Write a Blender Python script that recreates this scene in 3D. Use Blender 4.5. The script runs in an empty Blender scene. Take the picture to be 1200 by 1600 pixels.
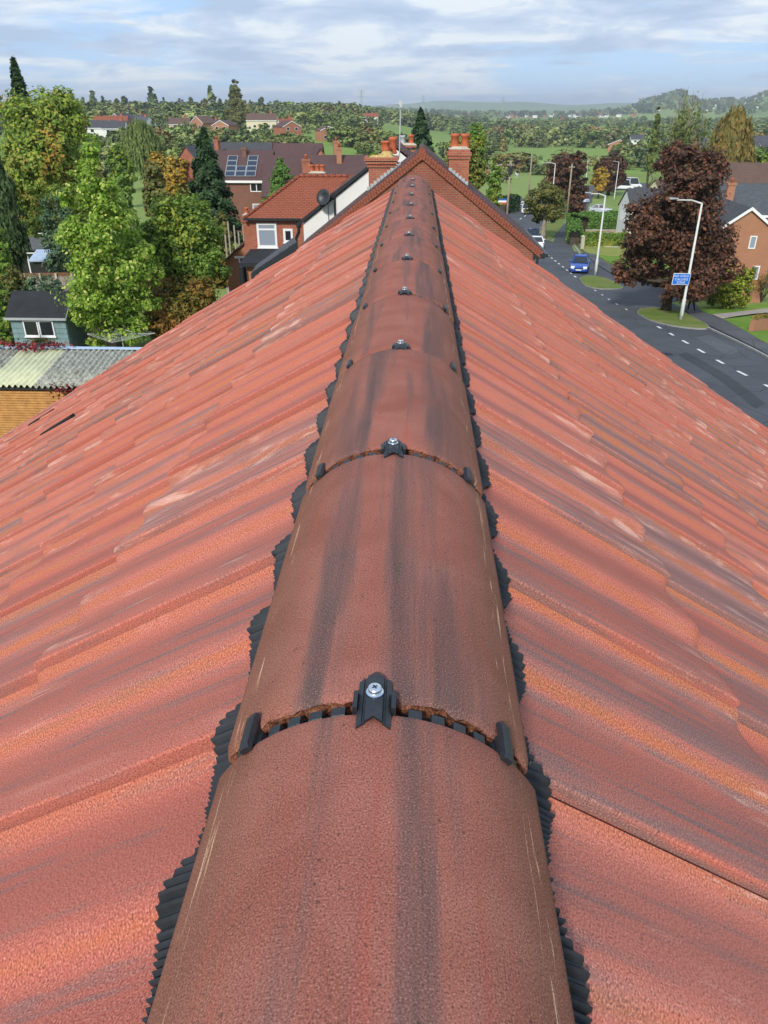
import bpy, bmesh, math, random
import numpy as np
from mathutils import Vector, Matrix, Euler

random.seed(7)
RNG = np.random.default_rng(7)
sc = bpy.context.scene
COL = sc.collection
R_ = math.radians

# ------------------------------------------------------------------ camera
PITCH, YAW, FOC = R_(28.0), R_(2.27), 1180.0
cam = bpy.data.cameras.new('camera'); cam_o = bpy.data.objects.new('camera', cam); COL.objects.link(cam_o)
cam.sensor_fit = 'HORIZONTAL'; cam.sensor_width = 36.0; cam.lens = FOC * 36.0 / 1200.0
cam.clip_start = 0.02; cam.clip_end = 30000
cam_o.location = (0, 0, 0); cam_o.rotation_euler = (R_(90) - PITCH, 0, YAW)
sc.camera = cam_o

# ------------------------------------------------------------------ sky, sun, exposure
SUN_EL, SUN_AZ = R_(38), R_(196)          # azimuth clockwise from +Y: behind the camera, a little to the left
SUN_STRENGTH, SUN_ANGLE, SKY_STRENGTH = 2.5, R_(7), 0.1
w = bpy.data.worlds.new('World'); sc.world = w; w.use_nodes = True
nt = w.node_tree; nt.nodes.clear()
def nd(nt, typ, inp=None, **pr):
    n = nt.nodes.new(typ)
    for k, v in pr.items(): setattr(n, k, v)
    for k, v in (inp or {}).items():
        if isinstance(v, bpy.types.NodeSocket): nt.links.new(v, n.inputs[k])
        else: n.inputs[k].default_value = v
    return n
def mth(nt, op, a, b=None, clamp=False):
    n = nd(nt, 'ShaderNodeMath', {0: a} if b is None else {0: a, 1: b}, operation=op); n.use_clamp = clamp
    return n.outputs[0]
def mixc(nt, fac, a, b, blend='MIX'):
    n = nd(nt, 'ShaderNodeMix', data_type='RGBA', blend_type=blend)
    for i, v in ((0, fac), (6, a), (7, b)):
        if isinstance(v, bpy.types.NodeSocket): nt.links.new(v, n.inputs[i])
        else: n.inputs[i].default_value = v if i == 0 else (tuple(v) + (1,) if len(v) == 3 else v)
    return n.outputs[2]
def ramp(nt, fac, stops, interp='LINEAR'):
    n = nd(nt, 'ShaderNodeValToRGB', {0: fac}); cr = n.color_ramp; cr.interpolation = interp
    while len(cr.elements) > 1: cr.elements.remove(cr.elements[-1])
    for i, (p, c) in enumerate(stops):
        e = cr.elements[0] if i == 0 else cr.elements.new(p)
        e.position = p
        c = (c, c, c) if isinstance(c, (int, float)) else c
        e.color = tuple(c) + (1,)
    return n.outputs[0]
def rng(nt, v, a, b, c=0.0, d=1.0):
    n = nd(nt, 'ShaderNodeMapRange', {0: v, 1: a, 2: b, 3: c, 4: d}); n.clamp = True
    return n.outputs[0]
def noise(nt, vec, scale, detail=4, rough=0.55, dist=0.0, dim='3D'):
    n = nd(nt, 'ShaderNodeTexNoise', {'Scale': scale, 'Detail': detail, 'Roughness': rough, 'Distortion': dist}, noise_dimensions=dim)
    if vec is not None: nt.links.new(vec, n.inputs['Vector'])
    return n.outputs[0]
def vmath(nt, op, a, b):
    n = nd(nt, 'ShaderNodeVectorMath', {0: a, 1: b}, operation=op); return n.outputs[0]

sky = nd(nt, 'ShaderNodeTexSky', sky_type='NISHITA', sun_disc=False, sun_elevation=SUN_EL, sun_rotation=SUN_AZ,
         altitude=60, air_density=1.0, dust_density=0.4, ozone_density=1.5)
tc = nd(nt, 'ShaderNodeTexCoord')
sx = nd(nt, 'ShaderNodeSeparateXYZ', {0: tc.outputs['Generated']})
zz = mth(nt, 'MAXIMUM', sx.outputs[2], 0.0)
den = mth(nt, 'ADD', zz, 0.14)
cx_ = mth(nt, 'DIVIDE', sx.outputs[0], den); cy_ = mth(nt, 'DIVIDE', sx.outputs[1], den)
cv = nd(nt, 'ShaderNodeCombineXYZ', {0: cx_, 1: cy_, 2: 0.0}).outputs[0]
n_big = noise(nt, vmath(nt, 'ADD', cv, (3.1, 1.7, 0)), 0.5, 3, 0.5, 0.6)
n_mid = noise(nt, vmath(nt, 'MULTIPLY', cv, (0.75, 1.0, 1)), 2.5, 9, 0.60, 0.5)
cl = mth(nt, 'ADD', mth(nt, 'MULTIPLY', n_big, 0.62), mth(nt, 'MULTIPLY', n_mid, 0.55))
cover = rng(nt, cl, 0.48, 0.58)
shade = noise(nt, vmath(nt, 'ADD', cv, (7.7, 4.2, 3)), 1.5, 8, 0.60, 0.4)
ccol = ramp(nt, shade, [(0.38, (3.6, 4.5, 5.9)), (0.49, (4.8, 5.6, 6.8)), (0.57, (6.6, 7.0, 7.3))])
base = mixc(nt, 0.72, sky.outputs[0], (2.7, 4.7, 7.9))
allc = mixc(nt, mth(nt, 'MULTIPLY', cover, 0.93), base, ccol)
bg = nd(nt, 'ShaderNodeBackground', {0: allc, 1: SKY_STRENGTH})
wo = nd(nt, 'ShaderNodeOutputWorld', {0: bg.outputs[0]})

sun = bpy.data.lights.new('sun', 'SUN'); sun.energy = SUN_STRENGTH; sun.angle = SUN_ANGLE; sun.color = (1.0, 0.95, 0.87)
sun_o = bpy.data.objects.new('sun', sun); COL.objects.link(sun_o)
sdir = Vector((math.sin(SUN_AZ) * math.cos(SUN_EL), math.cos(SUN_AZ) * math.cos(SUN_EL), math.sin(SUN_EL)))
sun_o.rotation_euler = sdir.to_track_quat('Z', 'Y').to_euler(); sun_o.location = (0, -20, 60)

vs = sc.view_settings
vs.view_transform = 'Standard'; vs.look = 'None'; vs.exposure = 0.52; vs.gamma = 1.0; vs.use_curve_mapping = False
sc.cycles.use_denoising = True
sc.cycles.max_bounces = 6; sc.cycles.diffuse_bounces = 3; sc.cycles.glossy_bounces = 2
sc.cycles.transmission_bounces = 2; sc.cycles.volume_bounces = 0; sc.cycles.transparent_max_bounces = 4
sc.cycles.caustics_reflective = False; sc.cycles.caustics_refractive = False

# ------------------------------------------------------------------ object helpers
class MB:
    """collects faces and builds them as one mesh object with metre UVs"""
    def __init__(s): s.v = []; s.f = []; s.m = []; s.uv = []
    def add(s, vs, fs, mi=0, uv=None):
        o = len(s.v); s.v += [tuple(p) for p in vs]
        for i, f in enumerate(fs):
            s.f.append(tuple(o + k for k in f)); s.m.append(mi)
            s.uv.append(None if uv is None else [uv[k] for k in f])
        return s
    def quad(s, a, b, c, d, mi=0): return s.add([a, b, c, d], [(0, 1, 2, 3)], mi)
    def box(s, x0, x1, y0, y1, z0, z1, mi=0):
        p = [(x, y, z) for z in (z0, z1) for y in (y0, y1) for x in (x0, x1)]
        return s.add(p, [(0, 2, 3, 1), (4, 5, 7, 6), (0, 1, 5, 4), (2, 6, 7, 3), (0, 4, 6, 2), (1, 3, 7, 5)], mi)
    def obox(s, c, ax, ay, az, mi=0):
        c, ax, ay, az = map(Vector, (c, ax, ay, az))
        p = [c + ax * i + ay * j + az * k for k in (-1, 1) for j in (-1, 1) for i in (-1, 1)]
        return s.add(p, [(0, 2, 3, 1), (4, 5, 7, 6), (0, 1, 5, 4), (2, 6, 7, 3), (0, 4, 6, 2), (1, 3, 7, 5)], mi)
    def beam(s, a, b, wd, ht, mi=0, up=(0, 0, 1)):
        a, b = Vector(a), Vector(b); d = (b - a); u = d.normalized().cross(Vector(up))
        if u.length < 1e-4: u = Vector((1, 0, 0))
        u.normalize(); n = u.cross(d).normalized()
        return s.obox((a + b) / 2, u * wd / 2, d / 2, n * ht / 2, mi)
    def tube(s, pts, rad, n=8, mi=0, cap=True):
        pts = [Vector(p) for p in pts]; k = len(pts)
        rad = [rad] * k if isinstance(rad, (int, float)) else rad
        vs = []
        for i, p in enumerate(pts):
            d = (pts[min(i + 1, k - 1)] - pts[max(i - 1, 0)]).normalized()
            u = d.cross(Vector((0.31, 0.95, 0.05)));
            if u.length < 0.1: u = d.cross(Vector((1, 0, 0)))
            u.normalize(); v = d.cross(u)
            vs += [p + (u * math.cos(6.28319 * j / n) + v * math.sin(6.28319 * j / n)) * rad[i] for j in range(n)]
        fs = [(i * n + j, i * n + (j + 1) % n, (i + 1) * n + (j + 1) % n, (i + 1) * n + j) for i in range(k - 1) for j in range(n)]
        if cap: fs += [tuple(range(n))[::-1], tuple((k - 1) * n + j for j in range(n))]
        return s.add(vs, fs, mi)
    def lathe(s, prof, c=(0, 0, 0), n=16, mi=0):
        vs = [(c[0] + r * math.cos(6.28319 * j / n), c[1] + r * math.sin(6.28319 * j / n), c[2] + z) for r, z in prof for j in range(n)]
        k = len(prof)
        fs = [(i * n + j, i * n + (j + 1) % n, (i + 1) * n + (j + 1) % n, (i + 1) * n + j) for i in range(k - 1) for j in range(n)]
        fs += [tuple(range(n))[::-1], tuple((k - 1) * n + j for j in range(n))]
        return s.add(vs, fs, mi)
    def prism(s, poly, d, mi=0):
        """closed polygon of 3D points extruded by vector d"""
        d = Vector(d); a = [Vector(p) for p in poly]; b = [p + d for p in a]; n = len(a)
        return s.add(a + b, [tuple(range(n))[::-1], tuple(range(n, 2 * n))] + [(i, (i + 1) % n, n + (i + 1) % n, n + i) for i in range(n)], mi)
    def build(s, name, mats, parent=None, smooth=False, loc=None, rot=None):
        me = bpy.data.meshes.new(name); me.from_pydata(s.v, [], s.f)
        mats = mats if isinstance(mats, (list, tuple)) else [mats]
        for m in mats: me.materials.append(m)
        me.polygons.foreach_set('material_index', s.m)
        uvl = me.uv_layers.new(name='UVMap'); V = s.v; k = 0; buf = []
        for f, u in zip(s.f, s.uv):
            if u is not None:
                for c in u: buf += [c[0], c[1]]
                continue
            a, b, c = (Vector(V[f[0]]), Vector(V[f[1]]), Vector(V[f[2]]))
            n = (b - a).cross(c - a)
            if n.length > 1e-12: n.normalize()
            t = Vector((0, 0, 1)).cross(n)
            t = Vector((1, 0, 0)) if t.length < 0.05 else t.normalized()
            bb = n.cross(t)
            for i in f:
                p = Vector(V[i]); buf += [p.dot(t), p.dot(bb)]
        uvl.data.foreach_set('uv', buf)
        if smooth: me.polygons.foreach_set('use_smooth', [True] * len(s.f))
        me.update()
        return link(name, me, parent, loc, rot)
def link(name, me, parent=None, loc=None, rot=None):
    o = bpy.data.objects.new(name, me); COL.objects.link(o)
    if parent is not None: o.parent = parent
    if loc is not None: o.location = loc
    if rot is not None: o.rotation_euler = rot
    return o
def tag(o, label=None, cat=None, group=None, kind=None):
    if label: o['label'] = label
    if cat: o['category'] = cat
    if group: o['group'] = group
    if kind: o['kind'] = kind
    return o
def thing(name, label, cat, loc=(0, 0, 0), rz=0.0, group=None):
    o = bpy.data.objects.new(name, None); COL.objects.link(o); o.location = loc; o.rotation_euler = (0, 0, rz)
    o.empty_display_size = 0.2
    return tag(o, label, cat, group)
def dup(src, loc, rz=None, label=None, group=None, scale=None):
    """a copy of a thing with copies of its parts and sub-parts"""
    def cp(o, par):
        c = o.copy(); COL.objects.link(c)
        if par is not None: c.parent = par
        for ch in o.children: cp(ch, c)
        return c
    r = cp(src, None); r.location = loc
    if rz is not None: r.rotation_euler = (0, 0, rz)
    if scale is not None: r.scale = (scale,) * 3 if isinstance(scale, (int, float)) else scale
    if label: r['label'] = label
    if group: r['group'] = group
    return r
def np_mesh(name, V, F, mats, parent=None, smooth=False, attrs=None, mi=None, loc=None):
    me = bpy.data.meshes.new(name); me.from_pydata(V.tolist() if hasattr(V, 'tolist') else V, [], F.tolist() if hasattr(F, 'tolist') else F)
    for m in (mats if isinstance(mats, (list, tuple)) else [mats]): me.materials.append(m)
    for k, (dom, a) in (attrs or {}).items():
        at = me.attributes.new(k, 'FLOAT' if np.ndim(a) == 1 else 'FLOAT_COLOR', dom)
        if np.ndim(a) == 1: at.data.foreach_set('value', np.asarray(a, np.float32))
        else: at.data.foreach_set('color', np.asarray(a, np.float32).ravel())
    if mi is not None: me.polygons.foreach_set('material_index', mi)
    if smooth: me.polygons.foreach_set('use_smooth', [True] * len(me.polygons))
    me.update()
    return link(name, me, parent, loc)

# ------------------------------------------------------------------ where a sight line meets the ground
def ray(px, py):
    cp, sp, cyw, syw = math.cos(PITCH), math.sin(PITCH), math.cos(YAW), math.sin(YAW)
    f = Vector((-syw * cp, cyw * cp, -sp)); r = Vector((cyw, syw, 0)); u = r.cross(f)
    return f + r * ((px - 600) / FOC) - u * ((py - 800) / FOC)
def at_y(px, py, Y): d = ray(px, py); return d * (Y / d.y)
def at_z(px, py, Z): d = ray(px, py); return d * (Z / d.z)
_LD = [0, 25, 50, 75, 110, 200, 350, 600, 900, 2000, 4000, 9000]
_LZ = [-8.4, -8.8, -10.3, -11.3, -12.2, -12.6, -10.5, -7.5, -4.5, 2, 0, -20]
_RD = [0, 30, 60, 75, 110, 160, 260, 600, 1200, 2300, 3200, 4200, 6500, 9000]
_RZ = [-8.4, -10.0, -13.0, -14.0, -15.3, -16.6, -18.5, -21.0, -22, -17, -10, -6, 18, 24]
_t = np.concatenate([np.arange(0, 400, 2.0), np.arange(400, 9600, 20.0)])
def _sm(a, b):
    z = np.interp(_t, a, b); lt = np.log(_t + 12)
    out = np.zeros_like(z)
    for k in (-2, -1, 0, 1, 2):
        out += np.interp(np.exp(lt + k * 0.07) - 12, _t, z)
    return out / 5
_lz, _rz = _sm(_LD, _LZ), _sm(_RD, _RZ)
def ground_np(x, y):
    d = np.hypot(x, y); az = np.degrees(np.arctan2(x, y))
    q = np.clip((az + 7) / 12.0, 0, 1); q = np.where(np.abs(az) > 90, np.clip((180 - np.abs(az)) / 90 * (az > 0), 0, 1), q); q = q * q * (3 - 2 * q)
    z = (1 - q) * np.interp(d, _t, _lz) + q * np.interp(d, _t, _rz)
    hill = 62 * np.exp(-((d - 3400) / 900) ** 2) * np.clip((az - 10.5) / 6, 0, 1) * (0.8 + 0.25 * np.sin(az * 0.9) + 0.1 * np.sin(az * 2.3 + 1)) * np.clip((70 - az) / 30, 0, 1)
    far = 55 * np.clip((d - 5600) / 1800, 0, 1) * (0.75 + 0.25 * np.sin(az * 0.33 + 1.0) + 0.12 * np.sin(az * 1.1))
    return z + hill + far
def gz(x, y): return float(ground_np(np.array([x]), np.array([y]))[0])
def gp(px, py):
    """ground point seen at a place in the picture"""
    d = ray(px, py); h = math.hypot(d.x, d.y); d = d / h
    lo = 3.0
    for t in np.concatenate([np.arange(4, 400, 2.0), np.arange(400, 8000, 20.0)]):
        p = d * float(t)
        if p.z < gz(p.x, p.y):
            hi = float(t)
            for _ in range(18):
                m = (lo + hi) / 2; p = d * m
                if p.z < gz(p.x, p.y): hi = m
                else: lo = m
            p = d * hi; return Vector((p.x, p.y, gz(p.x, p.y)))
        lo = float(t)
    p = d * 6000; return Vector((p.x, p.y, gz(p.x, p.y)))
def gd(px, D, py=172):
    """ground point at distance D on the bearing of a picture column"""
    d = ray(px, py); h = math.hypot(d.x, d.y); p = d * (D / h)
    return Vector((p.x, p.y, gz(p.x, p.y)))

# ------------------------------------------------------------------ materials
def new_mat(name):
    m = bpy.data.materials.new(name); m.use_nodes = True; nt = m.node_tree; nt.nodes.clear()
    b = nt.nodes.new('ShaderNodeBsdfPrincipled'); o = nt.nodes.new('ShaderNodeOutputMaterial')
    nt.links.new(b.outputs[0], o.inputs[0]); return m, nt, b
def setc(nt, b, col=None, rough=None, bump=None, strength=0.4, dist=0.01, spec=None, metal=None):
    def put(s, v):
        if isinstance(v, bpy.types.NodeSocket): nt.links.new(v, b.inputs[s])
        else: b.inputs[s].default_value = (tuple(v) + (1,) if s == 'Base Color' and len(v) == 3 else v)
    if col is not None: put('Base Color', col)
    if rough is not None: put('Roughness', rough)
    if spec is not None: put('Specular IOR Level', spec)
    if metal is not None: put('Metallic', metal)
    if bump is not None:
        bn = nd(nt, 'ShaderNodeBump', {'Strength': strength, 'Distance': dist, 'Height': bump}); nt.links.new(bn.outputs[0], b.inputs['Normal'])
def simple(name, col, rough=0.7, var=0.12, scale=6.0, spec=0.3, metal=0.0, bump=0.0):
    m, nt, b = new_mat(name); t = nd(nt, 'ShaderNodeTexCoord').outputs['Object']
    n1 = noise(nt, t, scale, 6, 0.6); n2 = noise(nt, t, scale * 9, 4, 0.6)
    f = mth(nt, 'ADD', mth(nt, 'MULTIPLY', n1, 0.7), mth(nt, 'MULTIPLY', n2, 0.3))
    lo = tuple(c * (1 - 2 * var) for c in col); hi = tuple(min(1, c * (1 + 2 * var)) for c in col)
    setc(nt, b, ramp(nt, f, [(0.3, lo), (0.7, hi)]), rough, n2 if bump else None, bump, 0.01, spec, metal)
    return m
def brick_mat(name, c1, c2, mortar, bw=0.225, bh=0.075, joint=0.011, var=0.5, stain=0.35, bump=0.5, offset=0.5):
    m, nt, b = new_mat(name); uv = nd(nt, 'ShaderNodeTexCoord').outputs['UV']
    br = nd(nt, 'ShaderNodeTexBrick', {'Vector': uv, 'Color1': tuple(c1) + (1,), 'Color2': tuple(c2) + (1,), 'Mortar': tuple(mortar) + (1,), 'Scale': 1.0,
            'Mortar Size': joint, 'Mortar Smooth': 0.2, 'Bias': 0.0, 'Brick Width': bw, 'Row Height': bh})
    br.offset = offset
    n1 = noise(nt, uv, 0.9, 6, 0.6); n2 = noise(nt, uv, 14.0, 5, 0.65)
    col = mixc(nt, mth(nt, 'MULTIPLY', rng(nt, n1, 0.42, 0.72), stain), br.outputs[0], tuple(c * 0.45 for c in c1))
    col = mixc(nt, mth(nt, 'MULTIPLY', rng(nt, n2, 0.3, 0.75), var * 0.6), col, tuple(min(1, c * 1.5 + 0.02) for c in c2))
    setc(nt, b, col, 0.85, mth(nt, 'ADD', mth(nt, 'MULTIPLY', br.outputs[1], -1.0), mth(nt, 'MULTIPLY', n2, 0.4)), bump, 0.012, 0.2)
    return m
# ================================================================== our own house: the tiled roof in the foreground
def tile_material():
    m, nt, b = new_mat('concrete_roof_tile'); tcn = nd(nt, 'ShaderNodeTexCoord'); uv = tcn.outputs['UV']
    oi = nd(nt, 'ShaderNodeObjectInfo'); at = nd(nt, 'ShaderNodeAttribute', attribute_name='rnd')
    r0 = mth(nt, 'FRACT', mth(nt, 'ADD', oi.outputs['Random'], at.outputs['Fac']))
    r1 = mth(nt, 'FRACT', mth(nt, 'MULTIPLY', r0, 17.31)); r2 = mth(nt, 'FRACT', mth(nt, 'MULTIPLY', r0, 71.7))
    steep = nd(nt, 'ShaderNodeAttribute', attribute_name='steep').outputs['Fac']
    off = nd(nt, 'ShaderNodeCombineXYZ', {0: mth(nt, 'MULTIPLY', r0, 53.0), 1: mth(nt, 'MULTIPLY', r1, 31.0), 2: 0.0}).outputs[0]
    uvo = vmath(nt, 'ADD', uv, off)
    st = noise(nt, vmath(nt, 'MULTIPLY', uvo, (34, 2.0, 1)), 1.0, 5, 0.6, 0.4)
    st2 = noise(nt, vmath(nt, 'MULTIPLY', uvo, (120, 4.5, 1)), 1.0, 4, 0.6, 0.3)
    cl = noise(nt, uvo, 9.0, 5, 0.6, 0.5)
    gr = noise(nt, uvo, 600.0, 3, 0.62); gr2 = noise(nt, uvo, 150.0, 4, 0.7)
    # red concrete, purple grey smoke streaks, sunlit look painted in orange on each roll's near face
    k = mth(nt, 'ADD', mth(nt, 'ADD', mth(nt, 'MULTIPLY', st, 0.60), mth(nt, 'MULTIPLY', st2, 0.22)), mth(nt, 'MULTIPLY', cl, 0.18))
    k = mth(nt, 'ADD', mth(nt, 'SUBTRACT', k, 0.062), mth(nt, 'ADD', mth(nt, 'MULTIPLY', mth(nt, 'POWER', r1, 4.0), 0.17), mth(nt, 'MULTIPLY', r2, 0.05)))
    red = mixc(nt, r2, (0.455, 0.128, 0.092), (0.54, 0.185, 0.136))
    smoke = mixc(nt, rng(nt, st2, 0.35, 0.65), (0.30, 0.160, 0.145), (0.205, 0.135, 0.128))
    k = mth(nt, 'ADD', k, mth(nt, 'MULTIPLY', mth(nt, 'SUBTRACT', gr, 0.5), 0.16))
    col = mixc(nt, rng(nt, k, 0.470, 0.560, 0.0, 0.85), red, smoke)
    pale = rng(nt, mth(nt, 'ADD', mth(nt, 'MULTIPLY', st, 0.5), mth(nt, 'MULTIPLY', cl, 0.5)), 0.43, 0.31, 0.0, 0.6)
    col = mixc(nt, pale, col, (0.60, 0.24, 0.18))
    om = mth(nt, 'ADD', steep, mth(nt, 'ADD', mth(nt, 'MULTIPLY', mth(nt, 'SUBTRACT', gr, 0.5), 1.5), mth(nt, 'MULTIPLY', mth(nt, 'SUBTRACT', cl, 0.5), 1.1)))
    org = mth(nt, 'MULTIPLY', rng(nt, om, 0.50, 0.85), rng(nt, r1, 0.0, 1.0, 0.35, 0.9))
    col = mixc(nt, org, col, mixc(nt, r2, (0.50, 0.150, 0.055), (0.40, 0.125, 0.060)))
    # lime bloom and scuffs, mostly near the tails
    sep = nd(nt, 'ShaderNodeSeparateXYZ', {0: uv})
    tail = rng(nt, sep.outputs[1], 0.20, 0.42, 0.0, 0.085)
    bl = noise(nt, vmath(nt, 'MULTIPLY', uvo, (38, 5, 1)), 1.0, 7, 0.7, 0.35)
    bl = mth(nt, 'ADD', bl, mth(nt, 'ADD', tail, rng(nt, r2, 0, 1, -0.06, 0.03)))
    col = mixc(nt, rng(nt, bl, 0.605, 0.70, 0.0, 0.72), col, (0.70, 0.43, 0.34))
    # sandy grain and pits
    col = mixc(nt, rng(nt, gr, 0.33, 0.50, 0.75, 0.0), col, (0.10, 0.040, 0.035))
    col = mixc(nt, rng(nt, gr, 0.53, 0.70, 0.0, 0.62), col, (0.78, 0.38, 0.28))
    col = mixc(nt, rng(nt, gr2, 0.30, 0.42, 0.45, 0.0), col, (0.09, 0.05, 0.05))
    hs = mth(nt, 'ADD', mth(nt, 'MULTIPLY', gr, 0.6), mth(nt, 'MULTIPLY', gr2, 0.8))
    setc(nt, b, col, 0.92, hs, 0.40, 0.0016, 0.15)
    return m
def ridge_material():
    m, nt, b = new_mat('concrete_ridge_tile'); uv = nd(nt, 'ShaderNodeTexCoord').outputs['UV']
    r0 = nd(nt, 'ShaderNodeObjectInfo').outputs['Random']
    off = nd(nt, 'ShaderNodeCombineXYZ', {0: mth(nt, 'MULTIPLY', r0, 41.0), 1: mth(nt, 'MULTIPLY', r0, 97.0), 2: 0.0}).outputs[0]
    uvo = vmath(nt, 'ADD', uv, off); sep = nd(nt, 'ShaderNodeSeparateXYZ', {0: uv}); au = mth(nt, 'ABSOLUTE', sep.outputs[0])
    st = noise(nt, vmath(nt, 'MULTIPLY', uvo, (19, 1.1, 1)), 1.0, 5, 0.55, 0.25)
    st2 = noise(nt, vmath(nt, 'MULTIPLY', uvo, (75, 3.0, 1)), 1.0, 4, 0.6, 0.2)
    cl = noise(nt, uvo, 11.0, 5, 0.6, 0.4); gr = noise(nt, uvo, 820.0, 3, 0.65); gr2 = noise(nt, vmath(nt, 'MULTIPLY', uvo, (1.0, 2.4, 1)), 190.0, 3, 0.65)
    crown = rng(nt, au, 0.055, 0.115, 1.0, 0.0)
    body = mixc(nt, rng(nt, cl, 0.35, 0.65), (0.265, 0.086, 0.060), (0.345, 0.128, 0.095))
    brown = mixc(nt, rng(nt, cl, 0.35, 0.65), (0.215, 0.084, 0.054), (0.265, 0.112, 0.076))
    col = mixc(nt, crown, brown, body)
    red = rng(nt, st2, 0.56, 0.68, 0.0, 0.75)
    col = mixc(nt, mth(nt, 'MULTIPLY', red, crown), col, (0.40, 0.085, 0.06))
    grey = rng(nt, mth(nt, 'ADD', mth(nt, 'ADD', mth(nt, 'MULTIPLY', st, 0.75), mth(nt, 'MULTIPLY', st2, 0.25)), mth(nt, 'MULTIPLY', mth(nt, 'SUBTRACT', gr, 0.5), 0.14)), 0.48, 0.56, 0.0, 0.94)
    dark = mixc(nt, rng(nt, st, 0.53, 0.66), (0.165, 0.092, 0.082), (0.070, 0.056, 0.056))
    col = mixc(nt, mth(nt, 'MULTIPLY', mth(nt, 'MULTIPLY', grey, crown), mth(nt, 'ADD', 0.35, mth(nt, 'MULTIPLY', cl, 1.0), True)), col, dark)
    # pale scuffs along both shoulders
    sc_ = noise(nt, vmath(nt, 'MULTIPLY', uvo, (230, 9, 1)), 1.0, 5, 0.65, 0.6)
    band = mth(nt, 'MULTIPLY', rng(nt, au, 0.100, 0.112), rng(nt, au, 0.134, 0.122))
    sc_ = rng(nt, mth(nt, 'ADD', sc_, mth(nt, 'MULTIPLY', band, 0.20)), 0.78, 0.83, 0.0, 0.8)
    col = mixc(nt, sc_, col, (0.72, 0.46, 0.30))
    col = mixc(nt, rng(nt, gr, 0.36, 0.49, 0.80, 0.0), col, (0.075, 0.036, 0.030))
    col = mixc(nt, rng(nt, gr, 0.54, 0.72, 0.0, 0.50), col, (0.66, 0.36, 0.26))
    spot = nd(nt, 'ShaderNodeTexVoronoi', {'Vector': uvo, 'Scale': 85.0}).outputs[0]
    col = mixc(nt, rng(nt, spot, 0.05, 0.13, 0.65, 0.0), col, (0.05, 0.035, 0.03))
    setc(nt, b, col, 0.90, mth(nt, 'ADD', gr, mth(nt, 'MULTIPLY', gr2, .1)), 0.22, 0.0009, 0.15)
    return m
def crumb_material():
    m, nt, b = new_mat('crumbly_cut_concrete'); t = nd(nt, 'ShaderNodeTexCoord').outputs['Object']
    n1 = noise(nt, t, 260, 4, 0.7); n2 = noise(nt, t, 90, 4, 0.6)
    setc(nt, b, ramp(nt, mth(nt, 'ADD', mth(nt, 'MULTIPLY', n1, 0.7), mth(nt, 'MULTIPLY', n2, 0.3)), [(0.36, (0.03, 0.014, 0.01)), (0.5, (0.24, 0.09, 0.05)), (0.68, (0.50, 0.24, 0.14))]), 0.95, n1, 1.0, 0.006, 0.1)
    return m
M = {}
M['tile'] = tile_material(); M['ridge'] = ridge_material(); M['crumb'] = crumb_material()
M['black'] = simple('black_plastic', (0.018, 0.021, 0.026), 0.42, 0.2, 40, 0.5, 0, 0.15)
M['vent'] = simple('black_vent_roll', (0.016, 0.019, 0.025), 0.5, 0.25, 30, 0.45)
M['zinc'] = simple('zinc_plated_steel', (0.72, 0.74, 0.78), 0.28, 0.06, 60, 0.5, 1.0)
M['brick_own'] = brick_mat('house_brick', (0.32, 0.09, 0.05), (0.38, 0.13, 0.07), (0.35, 0.3, 0.26))
M['felt'] = simple('dark_underlay', (0.02, 0.02, 0.022), 0.9)

HOUSE_Z = -8.5
house = thing('tiled_house', 'house under the camera with a new red tiled roof and a straight ridge running away', 'house', (0, 0, HOUSE_Z))
GAUGE, TL, TW, PER, AMP, NTH = 0.345, 0.42, 0.30, 0.15, 0.0165, 0.014
def wave(ph):
    """height of the pantile wave and its near-facing steepness; ph in periods, 0 in the hollow"""
    ph = ph - np.floor(ph); k = 0.20
    q = np.where(ph < k, 0.5 * ph / k, 0.5 + 0.5 * (ph - k) / (1 - k))
    h = AMP * 0.5 * (1 - np.cos(2 * np.pi * q))
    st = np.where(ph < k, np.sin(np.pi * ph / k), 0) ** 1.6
    return h, st
SIDES = {'R': dict(sg=1, ang=R_(32.8), c=0.427, s0=0.478, j0=0.44, n0=0.265, lap=0.0045, strip=0.126, edge=([0, .13, .22, .4, .6, .8, 1], [.130, .121, .105, .100, .105, .116, .130])),
         'L': dict(sg=-1, ang=R_(30.5), c=0.402, s0=0.560, j0=0.476, n0=0.299, lap=0.0075, strip=0.171, edge=([0, .15, .27, .33, .48, .66, .96, 1], [.180, .176, .163, .151, .151, .163, .177, .180]))}
NA, SV = 31, [0.0, 0.2, TL - 0.018, TL - 0.006, TL]
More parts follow.
